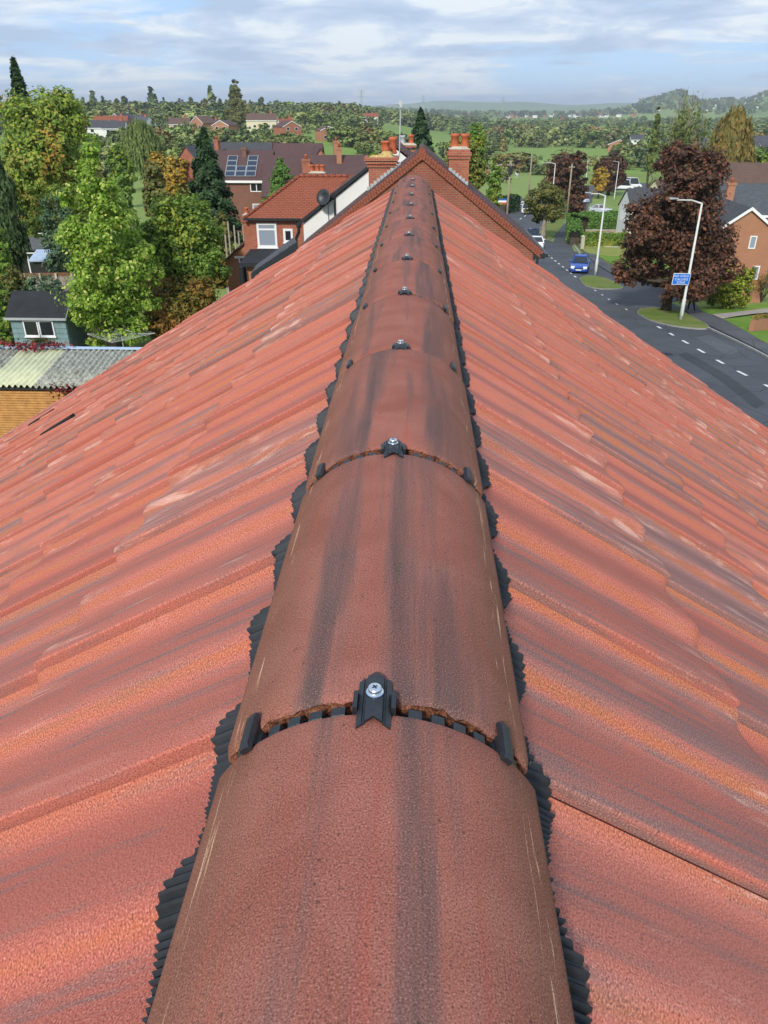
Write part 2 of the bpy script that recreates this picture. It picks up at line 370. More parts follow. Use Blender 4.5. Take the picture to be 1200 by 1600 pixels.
def tile_mesh(sd, seed, ncut=None):
    S = SIDES[sd]; sg = S['sg']; rs = np.random.default_rng(seed)
    a = np.concatenate([[0, .0015], np.linspace(.006, TW - .0075, NA - 4), [TW - .006, TW - .001]]); h, st = wave((S['j0'] + a - S['n0']) / PER)
    h = h + S['lap'] * (1 - a / TW); h[0] -= .0022; h[-2:] -= .013
    V, F, UV, ST = [], [], [], []
    drop = [0, 0, 0, 0.001, 0.0045]; wob = rs.normal(0, 0.0007, NA); wob = np.convolve(wob, np.ones(3) / 3, 'same')
    for i, s in enumerate(SV):
        for k in range(NA):
            ss = s + (wob[k] if i >= 3 else 0)
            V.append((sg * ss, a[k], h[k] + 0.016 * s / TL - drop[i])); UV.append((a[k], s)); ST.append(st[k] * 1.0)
    n = len(SV)
    F += [(i * NA + k, (i + 1) * NA + k, (i + 1) * NA + k + 1, i * NA + k + 1) for i in range(n - 1) for k in range(NA - 1)]
    def skirt(idx, dn):
        o = len(V)
        for q in idx:
            x, y, z = V[q]; V.append((x, y, z - dn)); UV.append((UV[q][0] + (dn if q % NA == 0 else 0) - (dn if q % NA == NA - 1 else 0), UV[q][1] + (dn if q >= (n - 1) * NA else 0))); ST.append(0.0)
        return [(idx[j], o + j, o + j + 1, idx[j + 1]) for j in range(len(idx) - 1)]
    sk = skirt([(n - 1) * NA + k for k in range(NA)], NTH - 0.0045)
    sk += skirt([i * NA for i in range(n)][::-1], 0.020)
    sk += skirt([i * NA + NA - 1 for i in range(n)], 0.011)
    F += sk
    if sg < 0: F = [f[::-1] for f in F]
    return np.array(V), F, UV, np.array(ST)
def tile_data(sd, seed):
    V, F, UV, ST = tile_mesh(sd, seed)
    me = bpy.data.meshes.new('roof_tile'); me.from_pydata(V.tolist(), [], F); me.materials.append(M['tile'])
    ul = me.uv_layers.new(name='UVMap'); ul.data.foreach_set('uv', [c for f in F for k in f for c in UV[k]])
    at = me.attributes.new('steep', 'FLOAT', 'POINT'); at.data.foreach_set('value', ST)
    me.polygons.foreach_set('use_smooth', [True] * len(F)); me.update()
    me.set_sharp_from_angle(angle=R_(40)) if hasattr(me, 'set_sharp_from_angle') else None
    return me
def slope_matrix(sd, s, y):
    S = SIDES[sd]; ca, sa = math.cos(S['ang']), math.sin(S['ang'])
    rot = Matrix.Rotation(S['sg'] * S['ang'], 4, 'Y')
    return Matrix.Translation((S['sg'] * s * ca, y, -S['c'] - s * sa - HOUSE_Z)) @ rot
NCOURSE, K0, K1 = 14, -5, 17
cands = []
for sd in 'RL':
    S = SIDES[sd]
    for c in range(-1, NCOURSE):
        for k in range(K0, K1):
            s = S['s0'] + c * GAUGE - TL; y = S['j0'] + TW * k
            mtx = slope_matrix(sd, max(s, 0.03) if c < 0 else s, y)
            if c < 0: continue
            p = mtx @ Vector((S['sg'] * 0.25, 0.15, 0)); p.z += HOUSE_Z
            f = ray(600, 800); r = Vector((math.cos(YAW), math.sin(YAW), 0)); u = r.cross(f)
            dz = p.dot(f); px = 600 + FOC * p.dot(r) / dz if dz > 0.05 else 9e9; py = 800 - FOC * p.dot(u) / dz if dz > 0.05 else 9e9
            seen = -120 < px < 1320 and 150 < py < 1900
            cands.append(((0 if seen else 1, p.length), sd, c, k, mtx))
cands.sort(key=lambda q: q[0])
TILES = {sd: [tile_data(sd, 11 + i) for i in range(4)] for sd in 'RL'}
stuffV, stuffF, stuffUV, stuffS, stuffR = [], [], [], [], []
for n, (_, sd, c, k, mtx) in enumerate(cands):
    jit = Matrix.Translation((random.gauss(0, 0.0015), random.gauss(0, 0.0006), random.gauss(0, 0.0010))) @ Euler((random.gauss(0, 0.004), random.gauss(0, 0.0015), random.gauss(0, 0.002))).to_matrix().to_4x4()
    if n < 300:
        o = bpy.data.objects.new('roof_tile', random.choice(TILES[sd])); COL.objects.link(o); o.parent = house; o.matrix_local = mtx @ jit
    else:
        V, F, UV, ST = tile_mesh(sd, 11 + n % 4); A = np.array(mtx @ jit); W = V @ A[:3, :3].T + A[:3, 3]
        b0 = sum(len(q) for q in stuffV); stuffV.append(W); stuffF += [tuple(b0 + q for q in f) for f in F]
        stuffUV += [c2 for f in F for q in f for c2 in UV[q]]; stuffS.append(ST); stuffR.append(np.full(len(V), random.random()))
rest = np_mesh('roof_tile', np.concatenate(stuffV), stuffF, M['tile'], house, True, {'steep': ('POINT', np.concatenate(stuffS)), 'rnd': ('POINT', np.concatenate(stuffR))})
ul = rest.data.uv_layers.new(name='UVMap'); ul.data.foreach_set('uv', stuffUV); rest['kind'] = 'stuff'
rest.data.set_sharp_from_angle(angle=R_(40))

# roof deck under the tiles, walls, gutters, verges
YE = 5.56
mb = MB()
for sd in 'RL':
    S = SIDES[sd]; ca, sa = math.cos(S['ang']), math.sin(S['ang']); sg = S['sg']
    def P(s, y, d=0.0): return (sg * (s * ca - d * sa), y, -S['c'] - s * sa - d * ca - HOUSE_Z)
    mb.prism([P(0.0, -1.2, 0.03), P(5.05, -1.2, 0.03), P(5.05, -1.2, 0.09), P(0.0, -1.2, 0.09)], (0, YE + 1.2, 0))
mb.build('roof_deck', M['felt'], house)
for sd in 'RL':
    S = SIDES[sd]; ca, sa = math.cos(S['ang']), math.sin(S['ang']); sg = S['sg']; mb = MB()
    for c in range(NCOURSE):
        s1 = S['s0'] + c * GAUGE; s0_ = max(0.1, s1 - GAUGE - 0.03)
        y0 = S['j0'] + TW * K1 - 0.02
        def P(s, y, d): return Vector((sg * (s * ca + d * sa), y, -S['c'] - s * sa + d * ca - HOUSE_Z))
        mb.add([P(s0_, y0, -.02), P(s1, y0, -.01), P(s1, y0, .012), P(s0_, y0, .004), P(s0_, y0 + .055, -.09), P(s1, y0 + .055, -.08), P(s1, y0 + .055, .012), P(s0_, y0 + .055, .004)],
               [(0, 1, 2, 3), (4, 7, 6, 5), (3, 2, 6, 7), (0, 4, 5, 1), (1, 5, 6, 2), (0, 3, 7, 4)])
    mb.build('verge_trim', M['black'], house)
mb = MB(); xr = 4.05; xl = -4.1; zt = -3.0 - HOUSE_Z
mb.prism([(xl, 0, 0), (xr, 0, 0), (xr, 0, zt - .02), (0, 0, -0.56 - HOUSE_Z), (xl, 0, zt + .1)], (0, YE - 0.08, 0)); mb.build('wall', M['brick_own'], house, loc=(0, 0, 0))
for sg, x, z in ((1, 4.28, -3.17), (-1, -4.40, -2.98)):
    mb = MB(); pts = [(sg * 0.06 * math.cos(t), 0.06 * math.sin(t)) for t in np.linspace(math.pi, 2 * math.pi, 9)]
    pts += [(q[0] * .88, q[1] * .88) for q in pts[::-1]]
    mb.prism([(x + q[0], -1.1, z - HOUSE_Z + q[1]) for q in pts], (0, YE + 1.1, 0)); mb.build('gutter', M['black'], house)

# ------------------------------------------------------------------ the ridge
RC, RR, RHA, RT, RZ0, RL, RY0 = -0.0225, 0.1345, R_(60), 0.014, -0.366, 0.450, 0.4026
RCZ = RZ0 - RR - HOUSE_Z; RTILT = R_(0.7)
def ridge_pt(t, r, y): return (RC + r * math.sin(t + RTILT), y, RCZ + r * math.cos(t + RTILT))
def ridge_tile_mesh(seed):
    rs = np.random.default_rng(seed); nu, nv = 57, 16; L = RL - 0.017
    ts = np.linspace(-RHA, RHA, nu); V, F, mi, UV = [], [], [], []
    ys = np.concatenate([[0, 0.002], np.linspace(0.007, L - 0.006, nv - 3), [L]])
    chip = rs.normal(0, 0.0013, nu); big = np.convolve(rs.normal(0, 0.0022, nu), np.ones(5) / 5, 'same')
    for j, y in enumerate(ys):
        for i, t in enumerate(ts):
            e = (0.0036, 0.0014, 0, 0)[j] if j < 3 else (0.002 if j == len(ys) - 1 else 0)
            r = RR - e - (0.0005 * abs(rs.normal()) if j < 3 else 0) - (0.003 if i in (0, nu - 1) else 0)
            dy = (chip[i] + big[i]) if j < 2 else 0
            V.append(ridge_pt(t, r, y + dy)); UV.append((RR * t, y))
    m = len(ys)
    for j in range(m - 1):
        for i in range(nu - 1): F.append((j * nu + i, j * nu + i + 1, (j + 1) * nu + i + 1, (j + 1) * nu + i)); mi.append(0)
    def strip(idx, dr, rows, amp, mat):
        prev = list(idx)
        for q in range(rows):
            o = len(V)
            for n_, k in enumerate(idx):
                t = ts[k % nu]; y = V[k][1]
                V.append(ridge_pt(t, RR - 0.003 - dr * (q + 1) / rows + rs.normal(0, amp * .5), y + rs.normal(0, amp))); UV.append((RR * t, y - 0.01 * q))
            for n_ in range(len(idx) - 1): F.append((prev[n_], o + n_, o + n_ + 1, prev[n_ + 1])); mi.append(mat)
            prev = list(range(o, o + len(idx)))
        return prev
    fr = strip(list(range(nu)), RT, 4, 0.0012, 1)
    bk = strip([(m - 1) * nu + i for i in range(nu)][::-1], RT, 1, 0.0002, 1)[::-1]
    for i in range(nu - 1): F.append((fr[i], bk[i], bk[i + 1], fr[i + 1])); mi.append(1)
    F.append((0, *[j * nu for j in range(1, m)], bk[0], fr[0])); mi.append(0)
    F.append(tuple([j * nu + nu - 1 for j in range(m)][::-1] + [fr[-1], bk[-1]])); mi.append(0)
    me = bpy.data.meshes.new('ridge_tile'); me.from_pydata(V, [], F); me.materials.append(M['ridge']); me.materials.append(M['crumb'])
    me.polygons.foreach_set('material_index', mi); ul = me.uv_layers.new(name='UVMap')
    ul.data.foreach_set('uv', [c for f in F for k in f for c in UV[k]])
    me.polygons.foreach_set('use_smooth', [True] * len(F)); me.set_sharp_from_angle(angle=R_(38)); me.update()
    return me
RM = [ridge_tile_mesh(31 + i) for i in range(6)]
NJ = 12
for n in range(-3, NJ):
    if n == NJ - 1: break
    o = link('ridge_tile', RM[n % 6], house, (random.gauss(0, 0.0012), RY0 + n * RL + 0.0085, random.gauss(0, 0.0008)))
# union pieces: black seal with teeth, two ribs and a screwed clamp at each joint
mb = MB(); ts = np.linspace(-RHA * 0.97, RHA * 0.97, 36)
for i in range(35):
    a0, a1 = ts[i], ts[i + 1]; r0, r1 = RR - 0.024, RR - 0.0145
    mb.add([ridge_pt(a0, r0, -.03), ridge_pt(a1, r0, -.03), ridge_pt(a1, r1, -.03), ridge_pt(a0, r1, -.03), ridge_pt(a0, r0, .03), ridge_pt(a1, r0, .03), ridge_pt(a1, r1, .03), ridge_pt(a0, r1, .03)],
           [(0, 3, 2, 1), (4, 5, 6, 7), (3, 7, 6, 2), (0, 1, 5, 4)])
def arcbox(mb, ta, tb, r0, r1, y0, y1, nn=3, ch=0.0012):
    for i in range(nn):
        a0, a1 = ta + (tb - ta) * i / nn, ta + (tb - ta) * (i + 1) / nn
        p = [ridge_pt(a0, r0, y0), ridge_pt(a1, r0, y0), ridge_pt(a1, r1 - ch, y0), ridge_pt(a0, r1 - ch, y0), ridge_pt(a0, r1, y0 + ch), ridge_pt(a1, r1, y0 + ch),
             ridge_pt(a1, r1, y1 - ch), ridge_pt(a0, r1, y1 - ch), ridge_pt(a0, r0, y1), ridge_pt(a1, r0, y1)]
        f = [(0, 1, 2, 3), (3, 2, 5, 4), (4, 5, 6, 7), (7, 6, 9, 8)]
        if i == 0: f.append((0, 3, 4, 7, 8))
        if i == nn - 1: f.append((1, 9, 6, 5, 2))
        mb.add(p, f)
tooth_angles = [s * (R_(11.8) + R_(7.3) * q) for q in range(6) for s in (-1, 1)]
for t in tooth_angles: arcbox(mb, t - R_(2.1), t + R_(2.1), RR - 0.014, RR - 0.0030, -0.0078, 0.0020)
SEAL = mb
me_seal = None
RIBS = []
for s in (-1, 1):
    mb = MB(); RIBS.append(mb)
    t = s * R_(42); arcbox(mb, t - R_(1.3), t + R_(1.3), RR - 0.016, RR + 0.0035, -0.0088, 0.0088, 2)
    p0 = []
    for (y, hh) in ((-0.017, 0.0048), (-0.013, 0.0066), (0.013, 0.0066), (0.018, 0.0048)):
        wv = R_(1.9)
        p0.append([ridge_pt(t - wv, RR + 0.0006, y), ridge_pt(t + wv, RR + 0.0006, y), ridge_pt(t + wv * .9, RR + hh - .001, y), ridge_pt(t + wv * .55, RR + hh, y), ridge_pt(t - wv * .55, RR + hh, y), ridge_pt(t - wv * .9, RR + hh - .001, y)])
    o = []
    for q in p0: o += q
    f = [(k * 6 + j, k * 6 + (j + 1) % 6, (k + 1) * 6 + (j + 1) % 6, (k + 1) * 6 + j) for k in range(3) for j in range(6)] + [(5, 4, 3, 2, 1, 0), (18, 19, 20, 21, 22, 23)]
    mb.add(o, f)
# clamp plate: pointed far end, swallow tail near end, two pressed channels, folded along the middle
def clamp_mb():
    mb = MB(); hw = 0.0118
    xs = [-hw, -0.0082, -0.0077, -0.0064, -0.0059, -0.0004, 0.0004, 0.0059, 0.0064, 0.0077, 0.0082, hw]
    zs = [0.0014, 0.0034, 0.0022, 0.0022, 0.0060, 0.0072, 0.0072, 0.0060, 0.0022, 0.0022, 0.0034, 0.0014]
    def yn(x): return -0.0245 + 0.0085 * (1 - abs(x) / hw)
    def yf(x): return 0.0215 + 0.0080 * (1 - abs(x) / hw)
    top, bot = [], []; nv = 7
    for j in range(nv):
        for x, z in zip(xs, zs):
            q = j / (nv - 1); y = yn(x) + (yf(x) - yn(x)) * q
            e = 1.0 if 0 < j < nv - 1 else 0.55
            sag = RR - math.sqrt(RR * RR - x * x)
            top.append((RC + x, y, RCZ + RR + z * e - sag * .6)); bot.append((RC + x, y, RCZ + RR + z * e - sag * .6 - 0.0022))
    n = len(xs); N_ = len(top)
    f = [(j * n + i, j * n + i + 1, (j + 1) * n + i + 1, (j + 1) * n + i) for j in range(nv - 1) for i in range(n - 1)]
    fb = [tuple(N_ + k for k in q[::-1]) for q in f]
    ring = [i for i in range(n)] + [j * n + n - 1 for j in range(1, nv)] + [(nv - 1) * n + i for i in range(n - 2, -1, -1)] + [j * n for j in range(nv - 2, 0, -1)]
    fr = [(ring[i], N_ + ring[i], N_ + ring[(i + 1) % len(ring)], ring[(i + 1) % len(ring)]) for i in range(len(ring))]
    mb.add(top + bot, f + fb + fr)
    for s in (-1, 1):                                   # the two legs going down into the joint
        mb.box(RC + s * 0.0134 - 0.0016, RC + s * 0.0134 + 0.0016, -0.0085, 0.0085, RCZ + RR - 0.016, RCZ + RR + 0.004)
    return mb
CL = clamp_mb()
def screw_mb():
    mb = MB(); zc = RCZ + RR + 0.0062
    mb.lathe([(0.0055, 0), (0.0062, 0.0003), (0.0062, 0.0013), (0.0050, 0.0017), (0.0048, 0.0019)], (RC, 0.004, zc), 28, 0)
    mb.lathe([(0.0047, 0.0017), (0.0049, 0.0021), (0.0049, 0.0046), (0.0044, 0.0053), (0.0028, 0.0056)], (RC, 0.004, zc), 28, 0)
    return mb
def cross_mb():
    mb = MB(); zc = RCZ + RR + 0.0062 + 0.0056
    for a in (0.6, 0.6 + math.pi / 2):
        c, s = math.cos(a), math.sin(a)
        mb.obox((RC, 0.004, zc + 0.00004), (c * 0.0021, s * 0.0021, 0), (-s * 0.0006, c * 0.0006, 0), (0, 0, 0.00008))
    return mb
SCR, CRS = screw_mb(), cross_mb()
proto = None
for n in range(-2, NJ - 1):
    y = RY0 + n * RL
    if proto is None:
        a = SEAL.build('ridge_seal', M['black'], house); b_ = [q.build('seal_rib', M['black'], a) for q in RIBS]
        c_ = CL.build('ridge_clamp', M['black'], house); d_ = SCR.build('screw', M['zinc'], c_, smooth=True); d_.data.set_sharp_from_angle(angle=R_(35))
        CRS.build('screw_slot', M['black'], c_); proto = (a, c_)
        for q in proto: q.location.y = y
    else:
        for q in proto:
            k = q.copy(); COL.objects.link(k); k.parent = house; k.location.y = y
            if q is proto[1]: k.rotation_euler.z = random.gauss(0, 0.02)
            for ch in q.children: cc = ch.copy(); COL.objects.link(cc); cc.parent = k
# end cap at the far gable
mb = MB(); ye = RY0 + (NJ - 1) * RL
pp = [ridge_pt(t, RR - 0.006, ye - 0.012) for t in np.linspace(-RHA, RHA, 25)]; mb.prism(pp, (0, 0.015, 0)); mb.build('ridge_end_cap', M['black'], house)
# pleated ventilated strip dressed into the hollows on both sides
for sd in 'RL':
    S = SIDES[sd]; sg = S['sg']; ca, sa = math.cos(S['ang']), math.sin(S['ang']); step = 0.00165
    ysv = np.arange(-0.45, 5.50, step); nrow = len(ysv)
    h, _ = wave((ysv - S['n0']) / PER)
    pl = (np.abs(((ysv / 0.0066) % 1.0) - 0.5) * 2); pl = np.clip((pl - 0.5) * 2.2, -1, 1)
    ragged = np.repeat(np.random.default_rng(4).normal(0, .0011, nrow // 4 + 1), 4)[:nrow]
    wand = 0.004 * np.sin(ysv * 7.3) + 0.003 * np.sin(ysv * 19.1 + 1)
    cols = [0.06, 0.10, 0.125, 0.5, 0.93, 1.0, 1.0]; V = np.zeros((nrow, len(cols), 3))
    for c, q in enumerate(cols):
        if c < 3: s = np.full(nrow, q) * (0.80 if S['strip'] < 0.16 else 1.0)
        else:
            se = np.interp(((ysv - S['n0']) / PER) % 1.0, *S['edge']) + wand * 0.35 + ragged; si = 0.125 if S['strip'] > 0.16 else 0.09
            s = si + (se - si) * q
        nn = [0.026 + 0 * h, 0.019 + 0.3 * h, 0.012 + 0.85 * h, 0.0115 + 0.95 * h, 0.0115 + h, 0.0112 + h, 0.004 + h][c]
        nn = nn + pl * 0.0021 * (0.3 if c == 6 else 1)
        sv = s + (pl * 0.0009 if c >= 5 else 0)
        V[:, c, 0] = sg * (sv * ca + nn * sa); V[:, c, 1] = ysv; V[:, c, 2] = -S['c'] - sv * sa + nn * ca - HOUSE_Z
    nc = len(cols); idx = np.arange(nrow * nc).reshape(nrow, nc)
    F = np.stack([idx[:-1, :-1], idx[:-1, 1:], idx[1:, 1:], idx[1:, :-1]], -1).reshape(-1, 4)
    if sg < 0: F = F[:, ::-1]
    np_mesh('ridge_vent_strip', V.reshape(-1, 3), F, M['vent'], house)
# two open slots where tiles near the eaves are missing their corner
for (px, py) in ((65, 653), (90, 665)):
    S = SIDES['L']; ca, sa = math.cos(S['ang']), math.sin(S['ang']); d = ray(px, py); n = Vector((-sa, 0, ca))
    p0 = Vector((0, 0, -S['c'] + 0.030)); t = p0.dot(n) / d.dot(n); p = d * t
    mb = MB(); mb.obox(p - Vector((0, 0, HOUSE_Z)), (-.11 * ca, 0, -.11 * sa), (0, .022, 0), n * 0.010); mb.build('vent_slot', M['felt'], house)
# ================================================================== ground, roads, pavements
def grass_material():
    m, nt, b = new_mat('grassland'); t = nd(nt, 'ShaderNodeTexCoord').outputs['Object']
    n1 = noise(nt, t, 0.010, 5, 0.6, 0.4); n2 = noise(nt, t, 0.16, 6, 0.65); n3 = noise(nt, t, 3.0, 5, 0.7)
    vor = nd(nt, 'ShaderNodeTexVoronoi', {'Vector': vmath(nt, 'MULTIPLY', t, (1.0, 0.55, 0)), 'Scale': 0.0042, 'Randomness': 0.9}).outputs[1]
    f = nd(nt, 'ShaderNodeSeparateXYZ', {0: vor}).outputs[0]
    col = ramp(nt, f, [(0.0, (0.145, 0.235, 0.048)), (0.35, (0.195, 0.30, 0.062)), (0.6, (0.17, 0.215, 0.062)), (0.8, (0.24, 0.32, 0.09)), (1.0, (0.125, 0.19, 0.05))])
    col = mixc(nt, rng(nt, n1, 0.45, 0.68, 0, 0.45), col, (0.11, 0.13, 0.045))
    col = mixc(nt, rng(nt, n2, 0.42, 0.70, 0, 0.5), col, (0.19, 0.235, 0.065))
    col = mixc(nt, rng(nt, n3, 0.5, 0.75, 0, 0.4), col, (0.07, 0.105, 0.022))
    setc(nt, b, col, 0.95, n3, 0.4, 0.05, 0.1); return m
def lawn_material(name, c1, c2, c3):
    m, nt, b = new_mat(name); t = nd(nt, 'ShaderNodeTexCoord').outputs['Object']
    n1 = noise(nt, t, 0.55, 5, 0.6); n2 = noise(nt, t, 7.0, 6, 0.7)
    col = mixc(nt, rng(nt, n1, 0.38, 0.64), c1, c2); col = mixc(nt, rng(nt, n2, 0.5, 0.72, 0, 0.75), col, c3)
    setc(nt, b, col, 0.95, n2, 0.8, 0.05, 0.1); return m
def asphalt_material(name, c, c2):
    m, nt, b = new_mat(name); t = nd(nt, 'ShaderNodeTexCoord').outputs['Object']
    n1 = noise(nt, t, 0.35, 6, 0.6, 0.6); n2 = noise(nt, t, 26.0, 4, 0.7); n3 = noise(nt, t, 2.3, 5, 0.65)
    col = mixc(nt, rng(nt, n1, 0.40, 0.62), c, c2); col = mixc(nt, rng(nt, n2, 0.35, 0.7, 0, 0.4), col, tuple(q * 1.7 for q in c2))
    col = mixc(nt, rng(nt, n3, 0.58, 0.72, 0, 0.4), col, tuple(q * 0.55 for q in c))
    n4 = noise(nt, t, 0.11, 3, 0.5, 1.5); col = mixc(nt, rng(nt, n4, 0.50, 0.53, 0, 0.28), col, tuple(q * 1.25 for q in c2)); crk = nd(nt, 'ShaderNodeTexVoronoi', {'Vector': t, 'Scale': 0.33}, feature='DISTANCE_TO_EDGE').outputs[0]; col = mixc(nt, rng(nt, crk, 0.004, 0.016, 0.55, 0.0), col, tuple(q * 0.4 for q in c))
    setc(nt, b, col, 0.82, n2, 0.3, 0.01, 0.3); return m
M['grass'] = grass_material()
M['lawn'] = lawn_material('mown_lawn', (0.120, 0.225, 0.030), (0.175, 0.265, 0.045), (0.07, 0.13, 0.018))
M['verge'] = lawn_material('worn_verge', (0.110, 0.180, 0.030), (0.20, 0.20, 0.065), (0.075, 0.10, 0.025))
M['dry'] = lawn_material('dry_lawn', (0.27, 0.27, 0.075), (0.20, 0.26, 0.06), (0.13, 0.165, 0.04))
M['soil'] = lawn_material('garden_soil', (0.075, 0.052, 0.035), (0.10, 0.075, 0.05), (0.04, 0.05, 0.018))
M['asphalt'] = asphalt_material('asphalt', (0.050, 0.054, 0.060), (0.072, 0.076, 0.084))
M['pave'] = asphalt_material('footpath_asphalt', (0.060, 0.062, 0.067), (0.085, 0.086, 0.090))
M['kerb'] = simple('kerb_concrete', (0.30, 0.29, 0.27), 0.85, 0.15, 3)
M['paint'] = simple('road_paint', (0.72, 0.72, 0.70), 0.6, 0.08, 5)
M['slab'] = simple('paving_slabs', (0.34, 0.29, 0.25), 0.85, 0.15, 2)

rr = np.concatenate([[0.0, 3, 6, 9, 12, 15], np.exp(np.linspace(math.log(17.0), math.log(9000), 175))])
az = np.radians(np.concatenate([np.arange(-40, 40, 0.4), np.arange(40, 320, 4.0)])); na_ = len(az)
X = rr[:, None] * np.sin(az)[None]; Y = rr[:, None] * np.cos(az)[None]
Z = ground_np(X.ravel(), Y.ravel()).reshape(X.shape); Z[0] = gz(0, 0.01)
idx = np.arange(len(rr) * na_).reshape(len(rr), na_); nx = np.roll(idx, -1, axis=1)
F = np.stack([idx[:-1], idx[1:], nx[1:], nx[:-1]], -1).reshape(-1, 4)
g = np_mesh('ground', np.stack([X, Y, Z], -1).reshape(-1, 3), F, M['grass'], smooth=True); g['kind'] = 'structure'

def smooth_path(pts, step=1.5):
    p = [Vector((q[0], q[1])) for q in pts]; out = []
    for i in range(len(p) - 1):
        a, b, c, d = p[max(i - 1, 0)], p[i], p[i + 1], p[min(i + 2, len(p) - 1)]
        n = max(2, int((c - b).length / step))
        for k in range(n):
            t = k / n
            out.append(0.5 * ((2 * b) + (c - a) * t + (2 * a - 5 * b + 4 * c - d) * t * t + (3 * b - a - 3 * c + d) * t ** 3))
    out.append(p[-1]); return out
def ribbon(name, edgeL, edgeR, lift, mat, nacross=7):
    """a draped sheet between two ground lines"""
    n = max(len(edgeL), len(edgeR), 60)
    def res(e):
        e = smooth_path(e); L = np.concatenate([[0], np.cumsum([(e[i + 1] - e[i]).length for i in range(len(e) - 1)])])
        t = np.linspace(0, L[-1], n); return np.stack([np.interp(t, L, [q.x for q in e]), np.interp(t, L, [q.y for q in e])], -1)
    A, B = res(edgeL), res(edgeR); q = np.linspace(0, 1, nacross)[None, :, None]
    P = A[:, None] * (1 - q) + B[:, None] * q; z = ground_np(P[..., 0].ravel(), P[..., 1].ravel()) + lift
    V = np.concatenate([P.reshape(-1, 2), z[:, None]], 1); idx = np.arange(n * nacross).reshape(n, nacross)
    F = np.stack([idx[:-1, :-1], idx[:-1, 1:], idx[1:, 1:], idx[1:, :-1]], -1).reshape(-1, 4)
    o = np_mesh(name, V, F, mat, smooth=True); o['kind'] = 'structure'; return o
def offset_path(pts, d):
    p = smooth_path(pts, 2.0); out = []
    for i in range(len(p)):
        t = (p[min(i + 1, len(p) - 1)] - p[max(i - 1, 0)]).normalized(); out.append(p[i] + Vector((t.y, -t.x)) * d)
    return out
def patch(name, pts, lift, mat, thick=0.0, kerb=None):
    """a draped flat-topped patch inside a closed ground line, with a kerb wall"""
    p = smooth_path(list(pts) + [pts[0]], 1.0)[:-1]; c = sum(p, Vector((0, 0))) / len(p); n = len(p); rings = [1.0, 0.985, 0.93, 0.75, 0.5, 0.2]
    V, F, mi = [], [], []
    for k, r in enumerate(rings):
        for q in p:
            u = c + (q - c) * r; V.append((u.x, u.y, gz(u.x, u.y) + lift))
    for k in range(len(rings) - 1):
        for i in range(n): F.append((k * n + i, k * n + (i + 1) % n, (k + 1) * n + (i + 1) % n, (k + 1) * n + i)); mi.append(1 if (kerb and k == 0) else 0)
    o = len(V); V.append((c.x, c.y, gz(c.x, c.y) + lift))
    for i in range(n): F.append(((len(rings) - 1) * n + i, (len(rings) - 1) * n + (i + 1) % n, o)); mi.append(0)
    if thick:
        o = len(V); V += [(q.x, q.y, gz(q.x, q.y) + lift - thick) for q in p]
        for i in range(n): F.append((i, o + i, o + (i + 1) % n, (i + 1) % n)); mi.append(1 if kerb else 0)
    if sum((p[i].x * p[(i + 1) % n].y - p[(i + 1) % n].x * p[i].y) for i in range(n)) < 0: F = [f[::-1] for f in F]
    ob = np_mesh(name, np.array(V), F, [mat, kerb or mat], smooth=True, mi=mi); ob['kind'] = 'structure'
    ob.data.set_sharp_from_angle(angle=R_(40)); return ob
def G(*pts): return [gp(*q) for q in pts]

# main road: follows the painted centre line seen in the photograph, 3.3 m each side
centre = G((1330, 675), (1260, 637), (1190, 600), (1133, 571), (1075, 538), (1027, 511), (978, 484), (937, 459), (900, 434), (875, 414), (853, 397)) 
centre += [gd(852, 92), gd(846, 103)] + G((838, 333), (832, 327), (816, 341))[0:1]
main_c = smooth_path(centre[:11], 2.0)
far_c = [gd(849, 88), gd(842, 96), gd(826, 104), gd(806, 109), gd(770, 112), gd(700, 114)]
path_c = centre[:11] + far_c[1:]
ribbon('road', offset_path(path_c, -3.5), offset_path(path_c, 4.6), 0.03, M['asphalt'], 9)
# straight-on lane past the white car, side road behind the big tree
ribbon('road', G((862, 392), (868, 368), (884, 346), (893, 330), (900, 312)), G((905, 408), (893, 380), (897, 352), (915, 330), (925, 310)), 0.036, M['asphalt'])
ribbon('road', G((960, 485), (1010, 484), (1060, 470), (1110, 462), (1180, 452), (1300, 445)), G((940, 446), (985, 441), (1040, 436), (1110, 432), (1180, 425), (1300, 415)), 0.034, M['asphalt'])
ribbon('road', G((760, 322), (830, 320), (872, 318)), G((770, 312), (830, 309), (872, 306)), 0.03, M['asphalt'])
ribbon('road', G((925, 318), (930, 304), (960, 298), (1010, 296)), G((880, 300), (905, 292), (950, 288), (1010, 286)), 0.03, M['asphalt'])
patch('road', G((768, 338), (800, 320), (835, 319), (873, 321), (866, 338), (845, 358), (838, 375), (800, 368)), 0.028, M['asphalt'])
# pavements
ribbon('pavement', G((1330, 650), (1260, 595), (1200, 557), (1150, 531), (1108, 511), (1080, 496), (1068, 480)), G((1330, 620), (1270, 573), (1200, 532), (1160, 513), (1120, 497), (1095, 485), (1085, 474)), 0.10, M['pave'])
ribbon('pavement', G((985, 441), (955, 428), (930, 412), (908, 392), (893, 370), (888, 352)), G((1010, 437), (972, 423), (940, 406), (915, 385), (900, 366), (894, 350)), 0.10, M['pave'])
